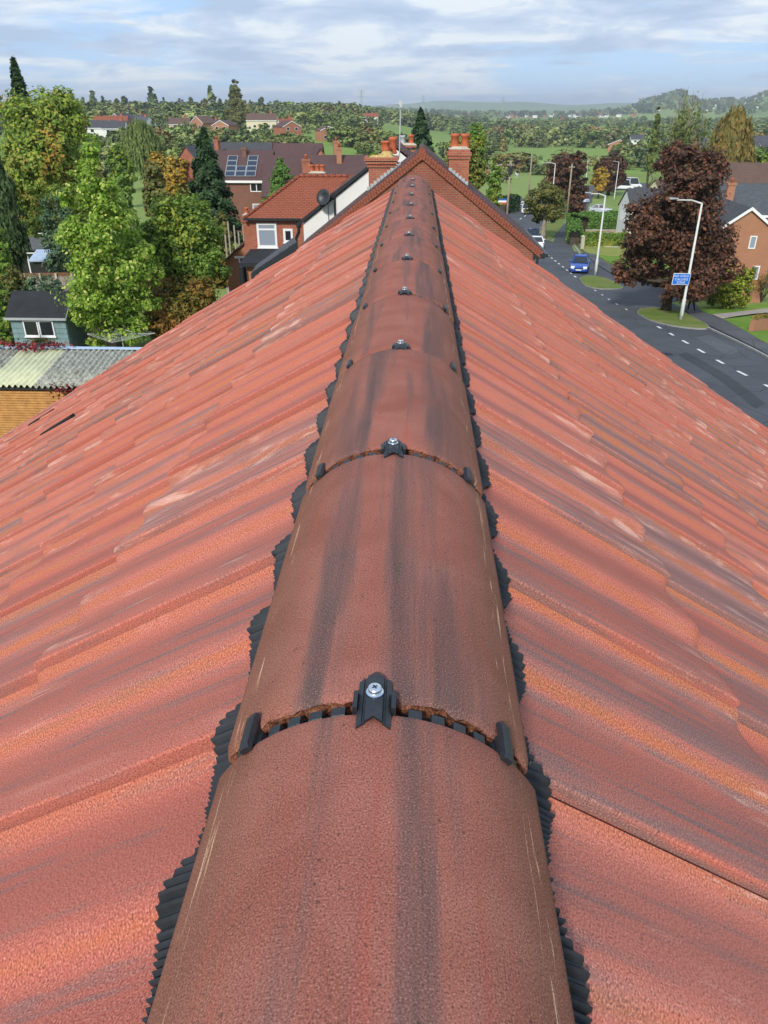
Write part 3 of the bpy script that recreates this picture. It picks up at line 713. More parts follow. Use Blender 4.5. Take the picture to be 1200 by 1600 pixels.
# lay-by strip between the kerb and the dashes keeps the same asphalt; the kerb itself
def kerb(pts, name='kerb'):
    p = smooth_path(pts, 1.0); mb = MB()
    for i in range(len(p) - 1):
        a, b = p[i], p[i + 1]; mb.beam((a.x, a.y, gz(a.x, a.y) + 0.065), (b.x, b.y, gz(b.x, b.y) + 0.065), 0.15, 0.14)
    o = mb.build(name, M['kerb']); o['kind'] = 'structure'; return o
kerb(G((1330, 655), (1260, 599), (1200, 561), (1150, 535), (1106, 514)))
kerb(G((912, 408), (898, 385), (889, 365), (884, 348)))
kerb(G((845, 357), (856, 347), (867, 337)))
# verges, islands and lawns
patch('grass_verge', G((995, 491), (1002, 484), (1030, 483), (1060, 487), (1085, 499), (1108, 513), (1092, 516), (1050, 511), (1015, 502)), 0.12, M['verge'], 0.12, M['kerb'])
patch('grass_verge', G((905, 437), (918, 432), (945, 436), (968, 447), (972, 452), (940, 453), (915, 448)), 0.12, M['verge'], 0.12, M['kerb'])
patch('grass_verge', G((884, 362), (890, 366), (905, 385), (925, 398), (990, 400), (985, 380), (930, 378), (900, 366)), 0.11, M['dry'], 0.1)
patch('lawn', G((915, 388), (945, 407), (1000, 433), (1040, 440), (1040, 415), (1000, 398), (950, 384)), 0.07, M['lawn'], 0.05)
patch('lawn', G((922, 383), (940, 396), (1000, 400), (1030, 395), (1010, 380), (950, 376)), 0.16, M['dry'], 0.1)
patch('lawn', G((1090, 484), (1112, 494), (1160, 488), (1230, 485), (1230, 475), (1150, 480), (1110, 480)), 0.11, M['lawn'], 0.1)
patch('lawn', G((1130, 501), (1165, 520), (1200, 540), (1260, 560), (1260, 500), (1200, 494), (1160, 497)), 0.11, M['lawn'], 0.1)
ribbon('path', G((1112, 494), (1150, 490), (1200, 484), (1260, 482)), G((1128, 501), (1155, 496), (1200, 491), (1260, 492)), 0.13, M['slab'])
patch('grass_verge', G((846, 372), (852, 350), (868, 338), (884, 336), (880, 350), (866, 370), (856, 376)), 0.10, M['verge'], 0.1, M['kerb'])
# dashes: centre line, cut into separate marks
def dashes(pts, on, off, wd, start=0.0, until=1e9):
    p = smooth_path(pts, 0.25); L = 0.0; i = 0; out = []
    while i < len(p) - 1:
        if L >= start and L < until:
            mb = MB(); V = []; l0 = 0
            while i < len(p) - 1 and l0 <= on:
                t = (p[i + 1] - p[i]).normalized(); nrm = Vector((t.y, -t.x)) * wd / 2
                V.append((p[i] + nrm, p[i] - nrm)); l0 += (p[i + 1] - p[i]).length; i += 1
            for a, b in zip(V[:-1], V[1:]):
                mb.quad(*[(q.x, q.y, gz(q.x, q.y) + 0.045) for q in (a[1], a[0], b[0], b[1])][::-1])
            o = mb.build('road_marking', M['paint']); o['kind'] = 'structure'; L += l0; l0 = 0
            while i < len(p) - 1 and l0 < off: l0 += (p[i + 1] - p[i]).length; i += 1
            L += l0
        else: L += (p[i + 1] - p[i]).length; i += 1
near = G((1330, 675), (1260, 637), (1190, 600), (1133, 571), (1075, 538), (1027, 511), (1012, 503))
dashes(near, 1.1, 1.35, 0.17)
dashes(G((980, 485), (955, 471), (937, 459), (925, 452)), 0.7, 1.6, 0.12)
dashes(G((900, 434), (875, 414), (852, 396)), 1.0, 1.1, 0.16)
dashes(G((812, 343), (825, 335), (840, 325)), 2.2, 2.6, 0.16)

# patched trench and drain covers in the road
ribbon('road_patch', G((1180, 640), (1120, 592), (1060, 556)), G((1196, 632), (1134, 586), (1072, 551)), 0.036, asphalt_material('patched_asphalt', (0.034, 0.036, 0.040), (0.045, 0.047, 0.052)), 4)
ribbon('road_patch', G((1085, 528), (1108, 540), (1135, 556)), G((1110, 524), (1132, 536), (1158, 550)), 0.036, asphalt_material('pale_patched_asphalt', (0.075, 0.078, 0.084), (0.095, 0.098, 0.104)), 4)
M['iron'] = simple('cast_iron', (0.03, 0.03, 0.032), 0.6, 0.2, 20, .4, .5)
for k, (px, py, lab) in enumerate(((1040, 555, 'round iron manhole cover in the road below the grass island with the copper tree'), (905, 470, 'round iron manhole cover in the road below the small grass island'))):
    q = gp(px, py); t = thing('manhole_cover', lab, 'manhole cover', q + Vector((0, 0, .035))); mb = MB(); mb.lathe([(.36, 0), (.36, .008), (.34, .012), (.31, .008)], (0, 0, 0), 20); mb.build('rim', M['iron'], t); mb = MB(); mb.lathe([(.305, .0), (.305, .010), (.28, .013)], (0, 0, 0), 20); mb.build('lid', M['iron'], t)
# ================================================================== trees, bushes, hedges
def mpp(px, py, D):
    """metres per picture pixel at horizontal distance D"""
    d = ray(px, py); h = math.hypot(d.x, d.y); return (D / h) / FOC
def zat(px, py, D):
    d = ray(px, py); return d.z * D / math.hypot(d.x, d.y)
def leaf_material(name, cols, patch=None, pscale=0.35, pcut=0.56, trans=0.35):
    m = bpy.data.materials.new(name); m.use_nodes = True; nt = m.node_tree; nt.nodes.clear()
    ge = nd(nt, 'ShaderNodeNewGeometry'); t = nd(nt, 'ShaderNodeTexCoord').outputs['Object']
    col = ramp(nt, ge.outputs['Random Per Island'], [((i + 0.0) / len(cols), c) for i, c in enumerate(cols)], 'CONSTANT')
    if patch:
        n1 = noise(nt, t, pscale, 4, 0.6); r2 = mth(nt, 'FRACT', mth(nt, 'MULTIPLY', ge.outputs['Random Per Island'], 37.7))
        pc = ramp(nt, r2, [(i / len(patch), c) for i, c in enumerate(patch)], 'CONSTANT')
        f = rng(nt, mth(nt, 'ADD', n1, mth(nt, 'MULTIPLY', mth(nt, 'SUBTRACT', r2, 0.5), 0.16)), pcut, pcut + 0.04)
        col = mixc(nt, f, col, pc)
    at = nd(nt, 'ShaderNodeAttribute', attribute_name='tint'); 
    di = nd(nt, 'ShaderNodeBsdfPrincipled', {'Base Color': col, 'Roughness': 0.6, 'Specular IOR Level': 0.25}); tr = nd(nt, 'ShaderNodeBsdfTranslucent', {0: col})
    mx = nd(nt, 'ShaderNodeMixShader', {0: trans}); nt.links.new(di.outputs[0], mx.inputs[1]); nt.links.new(tr.outputs[0], mx.inputs[2])
    nd(nt, 'ShaderNodeOutputMaterial', {0: mx.outputs[0]}); return m
def far_material():
    m = bpy.data.materials.new('distant_foliage'); m.use_nodes = True; nt = m.node_tree; nt.nodes.clear()
    ge = nd(nt, 'ShaderNodeNewGeometry'); at = nd(nt, 'ShaderNodeAttribute', attribute_name='tint')
    col = mixc(nt, 1.0, at.outputs['Color'], ramp(nt, ge.outputs['Random Per Island'], [(0, 0.78), (1, 1.25)]), 'MULTIPLY')
    di = nd(nt, 'ShaderNodeBsdfPrincipled', {'Base Color': col, 'Roughness': 0.7, 'Specular IOR Level': 0.15}); nd(nt, 'ShaderNodeOutputMaterial', {0: di.outputs[0]}); return m
M['far'] = far_material()
M['bark'] = simple('bark', (0.085, 0.065, 0.048), 0.9, 0.3, 5, 0.1, 0, 0.5)
M['bark_pale'] = simple('pale_bark', (0.30, 0.26, 0.20), 0.9, 0.2, 5, 0.1, 0, 0.4)
L = {}
L['yellowgreen'] = leaf_material('yellow_green_leaves', [(0.291, 0.381, 0.056), (0.216, 0.317, 0.051), (0.368, 0.406, 0.064), (0.152, 0.240, 0.046)], [(0.558, 0.419, 0.064), (0.482, 0.406, 0.064), (0.304, 0.330, 0.051), (0.507, 0.280, 0.064)], 0.45, 0.57)
L['bright'] = leaf_material('bright_green_leaves', [(0.293, 0.447, 0.054), (0.190, 0.325, 0.041), (0.447, 0.619, 0.095), (0.121, 0.223, 0.032), (0.700, 0.700, 0.204), (0.240, 0.378, 0.046), (0.344, 0.515, 0.078)], None, trans=0.45)
L['mid'] = leaf_material('mid_green_leaves', [(0.200, 0.317, 0.047), (0.129, 0.235, 0.037), (0.270, 0.388, 0.061), (0.094, 0.177, 0.033)], [(0.469, 0.446, 0.070), (0.352, 0.399, 0.060)], 0.5, 0.56)
L['russet'] = leaf_material('russet_leaves', [(0.282, 0.202, 0.035), (0.176, 0.176, 0.032), (0.352, 0.229, 0.053), (0.123, 0.141, 0.026)], [(0.405, 0.211, 0.053), (0.334, 0.158, 0.044)], 0.7, 0.52)
L['darkconifer'] = leaf_material('dark_conifer_needles', [(0.032, 0.072, 0.026), (0.048, 0.096, 0.032), (0.022, 0.051, 0.019), (0.061, 0.109, 0.035)], None, trans=0.15)
L['cypress'] = leaf_material('cypress_sprays', [(0.064, 0.109, 0.030), (0.092, 0.141, 0.040), (0.040, 0.074, 0.023)], None, trans=0.15)
L['bluegreen'] = leaf_material('grey_green_leaves', [(0.100, 0.169, 0.083), (0.148, 0.228, 0.115), (0.070, 0.122, 0.064)], None, trans=0.2)
L['willow'] = leaf_material('willow_leaves', [(0.202, 0.256, 0.070), (0.248, 0.296, 0.085), (0.139, 0.194, 0.054)], None, trans=0.35)
L['gold'] = leaf_material('golden_leaves', [(0.547, 0.319, 0.037), (0.410, 0.259, 0.037), (0.620, 0.395, 0.061), (0.273, 0.212, 0.045)], [(0.243, 0.259, 0.053), (0.334, 0.288, 0.061)], 0.35, 0.55)
L['purple'] = leaf_material('copper_leaves', [(0.108, 0.052, 0.032), (0.169, 0.069, 0.039), (0.076, 0.040, 0.028), (0.236, 0.097, 0.049), (0.057, 0.035, 0.024)], [(0.115, 0.108, 0.038), (0.203, 0.087, 0.045), (0.088, 0.055, 0.035)], 0.6, 0.60, 0.25)
L['olive'] = leaf_material('olive_green_leaves', [(0.147, 0.175, 0.040), (0.110, 0.138, 0.033), (0.193, 0.202, 0.052), (0.239, 0.184, 0.046)], None, trans=0.25)
L['variegated'] = leaf_material('yellow_variegated_leaves', [(0.380, 0.414, 0.034), (0.115, 0.184, 0.023), (0.506, 0.494, 0.057), (0.063, 0.115, 0.017)], None, trans=0.3)
L['hedge'] = leaf_material('clipped_hedge_leaves', [(0.108, 0.226, 0.040), (0.082, 0.172, 0.032), (0.154, 0.278, 0.054)], None, trans=0.2)
L['limeconifer'] = leaf_material('lime_green_sprays', [(0.26, 0.27, 0.045), (0.17, 0.20, 0.035), (0.33, 0.31, 0.06), (0.11, 0.15, 0.03)], None, trans=0.25)
L['bronze'] = leaf_material('bronze_willow_leaves', [(0.263, 0.188, 0.050), (0.200, 0.175, 0.050), (0.325, 0.225, 0.062), (0.150, 0.150, 0.044)], None, trans=0.3)
L['ivyred'] = leaf_material('red_creeper_leaves', [(0.22, 0.02, 0.03), (0.12, 0.015, 0.02), (0.30, 0.05, 0.04)], None, trans=0.25)

def leaf_quads(P, N, size, rs, aspect=1.5, up=None):
    """kite shaped leaves, slightly bent, one per point"""
    n = len(P); N = N / (np.linalg.norm(N, axis=1, keepdims=True) + 1e-9)
    a = rs.normal(size=(n, 3)) if up is None else np.tile(np.array(up, float), (n, 1)) + rs.normal(0, 0.28, (n, 3))
    t = a - (a * N).sum(1, keepdims=True) * N; t /= (np.linalg.norm(t, axis=1, keepdims=True) + 1e-9)
    b = np.cross(N, t); s = (size * rs.uniform(0.65, 1.35, n))[:, None]
    v0 = P - t * s * 0.5 * aspect; v2 = P + t * s * 0.5 * aspect; v1 = P + b * s * 0.5 - t * s * .12 + N * s * 0.10; v3 = P - b * s * 0.5 - t * s * .12 + N * s * 0.10
    V = np.stack([v0, v1, v2, v3], 1).reshape(-1, 3); F = np.arange(4 * n).reshape(n, 4); return V, F
def rand_dirs(n, rs):
    v = rs.normal(size=(n, 3)); return v / np.linalg.norm(v, axis=1, keepdims=True)
def crown_points(lobes, n, rs, clump=0.3, fill=0.25, flat=0.75, per=34):
    """leaf positions gathered in clumps through the outer part of each lobe"""
    w_ = np.array([l[1][0] * l[1][2] for l in lobes]); w_ = w_ / w_.sum(); P, N = [], []
    for (c, r), ww in zip(lobes, w_):
        m = max(4, int(n * ww / per)); c = np.array(c); r = np.array(r)
        d = rand_dirs(m, rs); rad = (fill + (1 - fill) * rs.uniform(0, 1, m) ** 0.45)[:, None]; cc = c + d * r * rad * (1 - clump * .45)
        k = per; rc = clump * r.mean() * rs.uniform(0.55, 1.25, m)
        e = rand_dirs(m * k, rs).reshape(m, k, 3); q = rs.uniform(0.25, 1, (m, k, 1)) ** 0.5
        p = cc[:, None] + e * q * rc[:, None, None] * np.array([1, 1, flat])
        nn = e * 0.8 + d[:, None] * 0.7 + np.array([0, 0, 0.55]) + rs.normal(0, 0.45, (m, k, 3))
        P.append(p.reshape(-1, 3)); N.append(nn.reshape(-1, 3))
    return np.concatenate(P), np.concatenate(N)
def make_lobes(kind, W, H, rs):
    """lobes in a box 2W wide and H tall standing on z = 0"""
    out = []
    if kind == 'round':
        out.append(((0, 0, H * .52), (W * .72, W * .72, H * .42)))
        for i in range(13):
            a = i * 2.399 + rs.uniform(-.3, .3); z = H * (0.16 + 0.70 * ((i * .7549) % 1)); k = math.sin(math.pi * min(1, max(0.12, z / H * .9 + .08)))
            r = rs.uniform(.30, .44); out.append(((math.cos(a) * W * .62 * k, math.sin(a) * W * .62 * k, z), (W * r, W * r, min(H * .24, W * r * 1.1))))
    elif kind == 'spire':
        for i in range(9):
            z = H * (0.10 + 0.84 * i / 8); k = (0.62, .92, 1.0, .96, .86, .72, .56, .40, .24)[i]; a = i * 2.4
            out.append(((math.cos(a) * W * .22 * k, math.sin(a) * W * .22 * k, z), (W * k * .8, W * k * .8, H * .12)))
            if k > .4:
                for j in range(3):
                    b = a + 2.1 * j; out.append(((math.cos(b) * W * .62 * k, math.sin(b) * W * .62 * k, z + rs.uniform(-.05, .05) * H), (W * .36 * k, W * .36 * k, H * .085)))
    elif kind == 'column':
        for i in range(8):
            z = H * (.08 + .86 * i / 7); k = (.75, .95, 1, 1, .95, .85, .65, .38)[i]; out.append(((rs.uniform(-.1, .1) * W, rs.uniform(-.1, .1) * W, z), (W * k * .9, W * k * .9, H * .11)))
    elif kind == 'dome':
        out.append(((0, 0, H * .40), (W * .85, W * .85, H * .46)))
        for i in range(12):
            a = i * 2.399; z = H * (.2 + .55 * ((i * .7549) % 1)); k = math.sqrt(max(0.05, 1 - (z / H) ** 2.2)); r = rs.uniform(.26, .38)
            out.append(((math.cos(a) * W * .70 * k, math.sin(a) * W * .70 * k, z), (W * r, W * r, H * r * .7)))
    elif kind == 'wide':                                    # spreading crown, widest low down
        out.append(((0, 0, H * .45), (W * .62, W * .62, H * .36)))
        for i in range(34):
            a = i * 2.399 + rs.uniform(-.3, .3); q = ((i * .7549) % 1); z = H * (.07 + .84 * q) ; k = float(np.interp(q, [0, .15, .35, .55, .75, .9, 1], [.88, 1.0, .95, .84, .72, .60, .45])); r = rs.uniform(.22, .34)
            rad = k * rs.uniform(.55, .80) if i % 3 else k * .3
            out.append(((math.cos(a) * W * rad, math.sin(a) * W * rad, z + rs.uniform(-.03, .03) * H), (W * r, W * r, H * rs.uniform(.09, .14))))
    return out
def trunk_mb(H, r0, lobes, rs, z0=0.0, limbs=7, lean=0.02):
    mb = MB(); top = H * .82; n = 9
    ax = [Vector((lean * H * math.sin(i * .9 + rs.uniform(0, .4)) * i / n, lean * H * math.cos(i * .7) * i / n, z0 + (top - z0) * i / n)) for i in range(n + 1)]
    mb.tube(ax, [r0 * (1.25 if i == 0 else 1 - .86 * i / n) for i in range(n + 1)], 9)
    for i in range(limbs):
        l = lobes[(i * 5 + 1) % len(lobes)]; e = Vector(l[0]); k = max(2, min(n - 1, int((e.z * .72 - z0) / (top - z0) * n))) if top > z0 else 2
        s = ax[k]; m = s.lerp(e, .5) + Vector((rs.uniform(-.06, .06) * H, rs.uniform(-.06, .06) * H, -.02 * H)); rr_ = r0 * (1 - .86 * k / n) * .6
        mb.tube([s, s.lerp(m, .5), m, m.lerp(e, .6), e], [rr_, rr_ * .8, rr_ * .6, rr_ * .4, rr_ * .15], 6)
    return mb
def needles(W, H, n, rs, droop=0.25, power=0.8):
    """layered conifer sprays: whorls of boughs getting shorter upwards"""
    z = H * rs.uniform(0, 1, n) ** 1.15; lay = max(8, int(H * 1.7)); q = z / H; q = (np.floor(q * lay) + rs.uniform(.15, .85, n) ** 1.0) / lay; z = q * H
    R = W * (1 - q) ** power; a = rs.uniform(0, 6.28319, n); nb = 7; ph = np.floor(q * lay) * 1.7
    a = (np.floor((a) / 6.28319 * nb) / nb * 6.28319) + rs.normal(0, .17, n) + ph
    r = R * rs.uniform(0.12, 1, n) ** .6 * (0.86 + .22 * np.sin(a * 3 + ph * 2)); P = np.stack([np.cos(a) * r, np.sin(a) * r, z - droop * r * .6 + rs.normal(0, .012 * H, n)], 1)
    N = np.stack([np.cos(a) * .6, np.sin(a) * .6, np.full(n, .75)], 1) + rs.normal(0, .35, (n, 3)); return P, N
def strands(W, H, n, rs, per=16):
    """hanging willow strands from a domed top"""
    m = n // per; a = rs.uniform(0, 6.28319, m); r = W * rs.uniform(.02, 1, m) ** .55; top = H * (1 - .42 * (r / W) ** 2.2) * rs.uniform(.86, 1.0, m); ln = H * rs.uniform(.22, .62, m)
    t = rs.uniform(0, 1, (m, per)); rad = (r[:, None] + .06 * W * t); z = np.maximum(top[:, None] - ln[:, None] * t, .02 * H)
    P = np.stack([np.cos(a)[:, None] * rad, np.sin(a)[:, None] * rad, z], -1).reshape(-1, 3) + rs.normal(0, .012 * W, (m * per, 3))
    N = np.stack([np.repeat(np.cos(a), per), np.repeat(np.sin(a), per), np.full(m * per, .25)], 1) + rs.normal(0, .4, (m * per, 3)); return P, N
def plant(name, label, px, D, top, bot, hw, kind, leaf, size, n, seed, trunk=None, cat='tree', bark='bark', group=None, depth=1.0, fill=.25, clump=.30, loc=None, sink=0.0, limbs=7):
    rs = np.random.default_rng(seed); base = gd(px, D, (top + bot) / 2) if loc is None else loc; zt, zb = zat(px, top, D), zat(px, bot, D)
    W = hw * mpp(px, (top + bot) / 2, D); z0 = max(0.02, zb - base.z); H = zt - base.z - z0
    t = thing(name, label, cat, (base.x, base.y, base.z - sink), rs.uniform(0, 6.28), group)
    if kind == 'needles': P, N = needles(W, H, n, rs); V, F = leaf_quads(P, N, size, rs, 1.9)
    elif kind == 'cypress':
        lob = make_lobes('column', W, H, rs); P, N = crown_points(lob, n, rs, .34, .3, 1.9); N[:, 2] *= .3; V, F = leaf_quads(P, N, size, rs, 2.4, (0, 0, 1))
    elif kind == 'weep': P, N = strands(W, H, n, rs); V, F = leaf_quads(P, N, size, rs, 3.2, (0, 0, 1))
    else:
        lob = make_lobes(kind, W, H, rs); P, N = crown_points(lob, n, rs, clump, fill); V, F = leaf_quads(P, N, size, rs)
    V[:, 2] += z0; V[:, 1] *= depth; np_mesh('crown', V, F, L[leaf], t)
    if trunk:
        lo = [((0, 0, H * .5), (W * .4,) * 3), ((W * .5, 0, H * .6), (1, 1, 1)), ((-W * .5, W * .2, H * .5), (1, 1, 1)), ((W * .1, -W * .5, H * .55), (1, 1, 1)), ((0, W * .5, H * .7), (1, 1, 1))]
        if kind not in ('needles', 'cypress', 'weep'): lo = lob
        lo = [((c[0], c[1] * depth, c[2] + z0), r) for c, r in lo]; trunk_mb(H + z0, trunk, lo, rs, 0.0, limbs).build('trunk', M[bark], t, True)
    return t

# --- left: gardens
plant('maple_tree', 'big spreading tree with yellow green autumn leaves at the left edge', 70, 62, 112, 335, 98, 'round', 'yellowgreen', 0.180, 33600, 1, .38, depth=.8)
plant('spruce_tree', 'dark pointed conifer whose tip rises behind the big yellow green tree', 44, 78, 93, 330, 46, 'needles', 'darkconifer', 0.279, 4900, 2, .2)
plant('cypress_tree', 'dark drooping cypress at the left edge above the grey shed roof', 2, 54, 235, 415, 36, 'cypress', 'cypress', 0.139, 12600, 3, .2)
plant('young_tree', 'bright lime green young tree with large round leaves behind the blue shed', 160, 34.5, 218, 540, 92, 'spire', 'bright', 0.102, 28000, 4, .13, clump=.34)
plant('leafy_tree', 'broad green and yellow tree beside the bright lime green one', 288, 38, 266, 490, 74, 'round', 'mid', 0.102, 25200, 5, .16)
plant('hawthorn_tree', 'russet brown and green bushy tree at the edge of the roof', 284, 36, 405, 560, 72, 'dome', 'russet', 0.090, 19600, 6, .12)
plant('shrub', 'grey green shrub between the big yellow green tree and the lime green tree', 90, 50, 262, 440, 30, 'dome', 'bluegreen', 0.090, 7699, 7, .08, cat='bush')
plant('shrub', 'dark shrub in front of the weathered fence behind the blue shed', 64, 42, 412, 500, 40, 'dome', 'bluegreen', 0.082, 9100, 8, .06, cat='bush')
plant('shrub', 'green and orange bush at the left edge beside the blue shed', -2, 37, 390, 560, 24, 'column', 'mid', 0.082, 7000, 9, .06, cat='bush')
plant('willow_tree', 'weeping willow with hanging pale green branches in front of the distant houses', 222, 150, 183, 285, 33, 'weep', 'willow', 0.246, 9100, 10, .5)
plant('golden_tree', 'golden yellow autumn tree between the willow and the dark fir', 264, 108, 226, 325, 38, 'round', 'gold', 0.230, 11200, 11, .3)
plant('fir_tree', 'dark green fir tree in front of the house with solar panels', 326, 64, 202, 372, 56, 'needles', 'darkconifer', 0.197, 16800, 12, .2)
plant('bush', 'tall rounded green bush beside the house with solar panels', 440, 72, 247, 345, 27, 'column', 'hedge', 0.131, 9100, 13, .1, cat='bush')
plant('bush', 'low feathery light green bush in front of the tall rounded one', 430, 64, 280, 350, 24, 'dome', 'hedge', 0.131, 5040, 14, .1, cat='bush')
plant('poplar_tree', 'tall narrow tree standing above the distant houses on the skyline', 371, 430, 126, 212, 17, 'column', 'olive', 0.656, 5880, 15, .6)
plant('leafy_tree', 'wide olive green tree at the foot of the tall narrow one', 372, 420, 160, 215, 27, 'dome', 'olive', 0.656, 6300, 16, .5)
for k, (px, D, tp, bt, hw, lf, lab) in enumerate(((205, 60, 300, 420, 30, 'mid', 'green bush behind the lime green tree, left of the russet tree'), (118, 68, 300, 420, 26, 'darkconifer', 'dark bush between the shrubs and the lime green tree'), (350, 62, 330, 420, 20, 'olive', 'olive bush at the foot of the dark fir'), (232, 46, 330, 520, 30, 'olive', 'olive bush squeezed between the lime green and the yellow green trees'), (240, 85, 250, 340, 26, 'olive', 'dull green tree behind the golden one'), (45, 88, 300, 380, 40, 'cypress', 'dark green thicket behind the red summerhouse'), (345, 52, 395, 480, 18, 'russet', 'brownish bush beside the garden posts'), (385, 55, 372, 430, 12, 'olive', 'small bush beside the brick outhouse'), (135, 44, 430, 540, 20, 'cypress', 'dark green bush right behind the shed'), (25, 66, 290, 400, 34, 'yellowgreen', 'yellow green bush below the big spreading tree at the left edge'), (110, 72, 255, 350, 34, 'mid', 'mid green tree at the right foot of the big spreading tree'), (150, 90, 235, 330, 30, 'olive', 'olive green tree behind the top of the lime green tree'), (190, 120, 225, 300, 26, 'mid', 'small green tree in front of the willow'), (78, 57, 262, 385, 36, 'yellowgreen', 'yellow green bush hiding the trunk of the big spreading tree'), (-6, 45, 335, 450, 30, 'mid', 'green bush at the left edge below the drooping cypress'), (22, 43, 400, 490, 26, 'olive', 'olive bush at the left end of the board fence'), (-8, 33, 470, 580, 26, 'mid', 'green bush at the left edge in front of the shed corner'))):
    plant('garden_bush', lab, px, D, tp, bt, hw, 'dome' if k % 2 else 'column', lf, D * .0027, 4200, 200 + k, .08, cat='bush')
# --- centre, beyond the gables
plant('fir_tree', 'dark pyramid conifer rising behind the ridge between the chimney stacks', 656, 98, 172, 330, 50, 'needles', 'darkconifer', 0.295, 9800, 17, .3)
plant('lime_cypress', 'yellow green conifer behind the right hand chimney stack', 722, 60, 200, 310, 40, 'round', 'limeconifer', 0.148, 18900, 18, .25)
plant('ash_tree', 'tall mid green tree with an open top behind the yellow green conifer', 742, 84, 176, 300, 24, 'round', 'mid', 0.213, 9100, 19, .3)
plant('laurel_bush', 'dark green bush at the right foot of the yellow green conifer', 772, 66, 250, 335, 15, 'column', 'mid', 0.148, 4480, 20, .1, cat='bush')
# --- right: street trees
plant('copper_beech_tree', 'large copper purple tree on the grass verge beside the street lamp', 1063, 57.5, 203, 462, 102, 'wide', 'purple', 0.164, 47600, 21, .32, 'tree', loc=gp(1040, 487), clump=.36, limbs=12)
plant('copper_beech_tree', 'copper purple tree beyond the small bushy street tree', 884, 150, 221, 335, 47, 'round', 'purple', 0.344, 11900, 22, .4)
plant('copper_beech_tree', 'dark purple tree beyond the yellow tree at the far junction', 955, 195, 232, 300, 29, 'round', 'purple', 0.410, 6300, 23, .4)
plant('street_tree', 'small bushy olive green street tree on the triangle of grass', 868, 108, 276, 348, 38, 'round', 'olive', 0.197, 11200, 24, .38, loc=gd(867, 108), bark='bark_pale', limbs=6)
plant('yellow_tree', 'small bright yellow tree in front of the far purple tree', 938, 185, 254, 305, 17, 'round', 'gold', 0.369, 3639, 25, .2)
plant('variegated_bush', 'round yellow and green variegated bush beside the copper tree', 1133, 60, 405, 490, 38, 'dome', 'variegated', 0.107, 13300, 26, .1, 'bush', loc=gp(1135, 484))
plant('sparse_willow', 'bronze and green willow with thinning leaves behind the copper tree', 1138, 118, 162, 335, 38, 'weep', 'bronze', 0.279, 11900, 27, .5)
plant('poplar_tree', 'slim green poplar left of the thinning willow', 1022, 150, 170, 270, 9, 'column', 'willow', 0.328, 3639, 28, .3)
plant('green_tree', 'dark green bushy tree behind the thinning willow and the brown roof', 1180, 135, 220, 320, 36, 'round', 'mid', 0.328, 6300, 29, .3)
# almost bare willow: branches first, few leaves
def bare_tree(name, label, px, D, top, bot, hw, leaf, seed, nb=26):
    rs = np.random.default_rng(seed); base = gd(px, D); H = zat(px, top, D) - base.z; W = hw * mpp(px, top, D); z0 = zat(px, bot, D) - base.z
    t = thing(name, label, 'tree', base); mb = MB(); mb.tube([(0, 0, 0), (.1, 0, z0 * .6), (0, .1, z0)], [.4, .3, .26], 8); tips = []
    for i in range(nb):
        a = rs.uniform(0, 6.28); r = W * rs.uniform(.1, 1) ** .7; h = H * (1 - .35 * (r / W) ** 2) * rs.uniform(.85, 1)
        p = [Vector((0, 0, z0 * rs.uniform(.7, 1)))]; e = Vector((math.cos(a) * r, math.sin(a) * r, h))
        for k in (.3, .6, .8, 1): q = p[0].lerp(e, k); q.x -= e.x * .25 * math.sin(k * 3.14); q.y -= e.y * .25 * math.sin(k * 3.14); p.append(q + Vector(rs.normal(0, .12, 3)))
        mb.tube(p, [.13, .10, .075, .05, .015], 5)
        for k in range(9):
            s = p[2].lerp(p[4], rs.uniform(0, 1)); e2 = s + Vector((rs.normal(0, .5), rs.normal(0, .5), rs.uniform(.1, 1.7))); mb.tube([s, s.lerp(e2, .5) + Vector(rs.normal(0, .06, 3)), e2], [.045, .035, .012], 4); tips.append((s, e2))
    mb.build('trunk', M['bark_pale'], t, True)
    P = np.concatenate([np.array(s)[None] + (np.array(e) - np.array(s))[None] * rs.uniform(-1.8, 1, (13, 1)) + rs.normal(0, .35, (13, 3)) - np.array([0, 0, 1.2]) * rs.uniform(0, 1, (13, 1)) for s, e in tips])
    V, F = leaf_quads(P, rs.normal(size=P.shape), .24, rs, 2.2, (0, 0, 1)); np_mesh('crown', V, F, L[leaf], t); return t
bare_tree('bare_willow', 'nearly bare willow with pale twigs rising behind the copper tree', 1078, 112, 136, 235, 38, 'willow', 30)
# small leafless shrub by the corner house
def bare_shrub(px, py, top, hw, seed, label):
    rs = np.random.default_rng(seed); b = gp(px, py); D = math.hypot(b.x, b.y); H = zat(px, top, D) - b.z; W = hw * mpp(px, py, D); t = thing('rose_bush', label, 'bush', b); mb = MB()
    for i in range(16):
        a = rs.uniform(0, 6.28); e = Vector((math.cos(a) * W * rs.uniform(.3, 1), math.sin(a) * W * rs.uniform(.3, 1), H * rs.uniform(.65, 1))); m = e * .45 + Vector((0, 0, H * .1))
        mb.tube([(0, 0, 0), m, e], [.03, .022, .008], 4)
        for k in range(5): s = m.lerp(e, rs.uniform(0, 1)); mb.tube([s, s + Vector((rs.normal(0, .25), rs.normal(0, .25), rs.uniform(.1, .4)))], [.012, .005], 4)
    mb.build('stems', M['bark'], t); P = rs.normal(0, 1, (900, 3)) * np.array([W * .5, W * .5, H * .16]) + np.array([0, 0, H * .72]); V, F = leaf_quads(P, rs.normal(size=P.shape), .10, rs); np_mesh('leaves', V, F, L['russet'], t)
bare_shrub(1188, 473, 425, 26, 31, 'thin leafless shrub on the lawn in front of the brick gable')
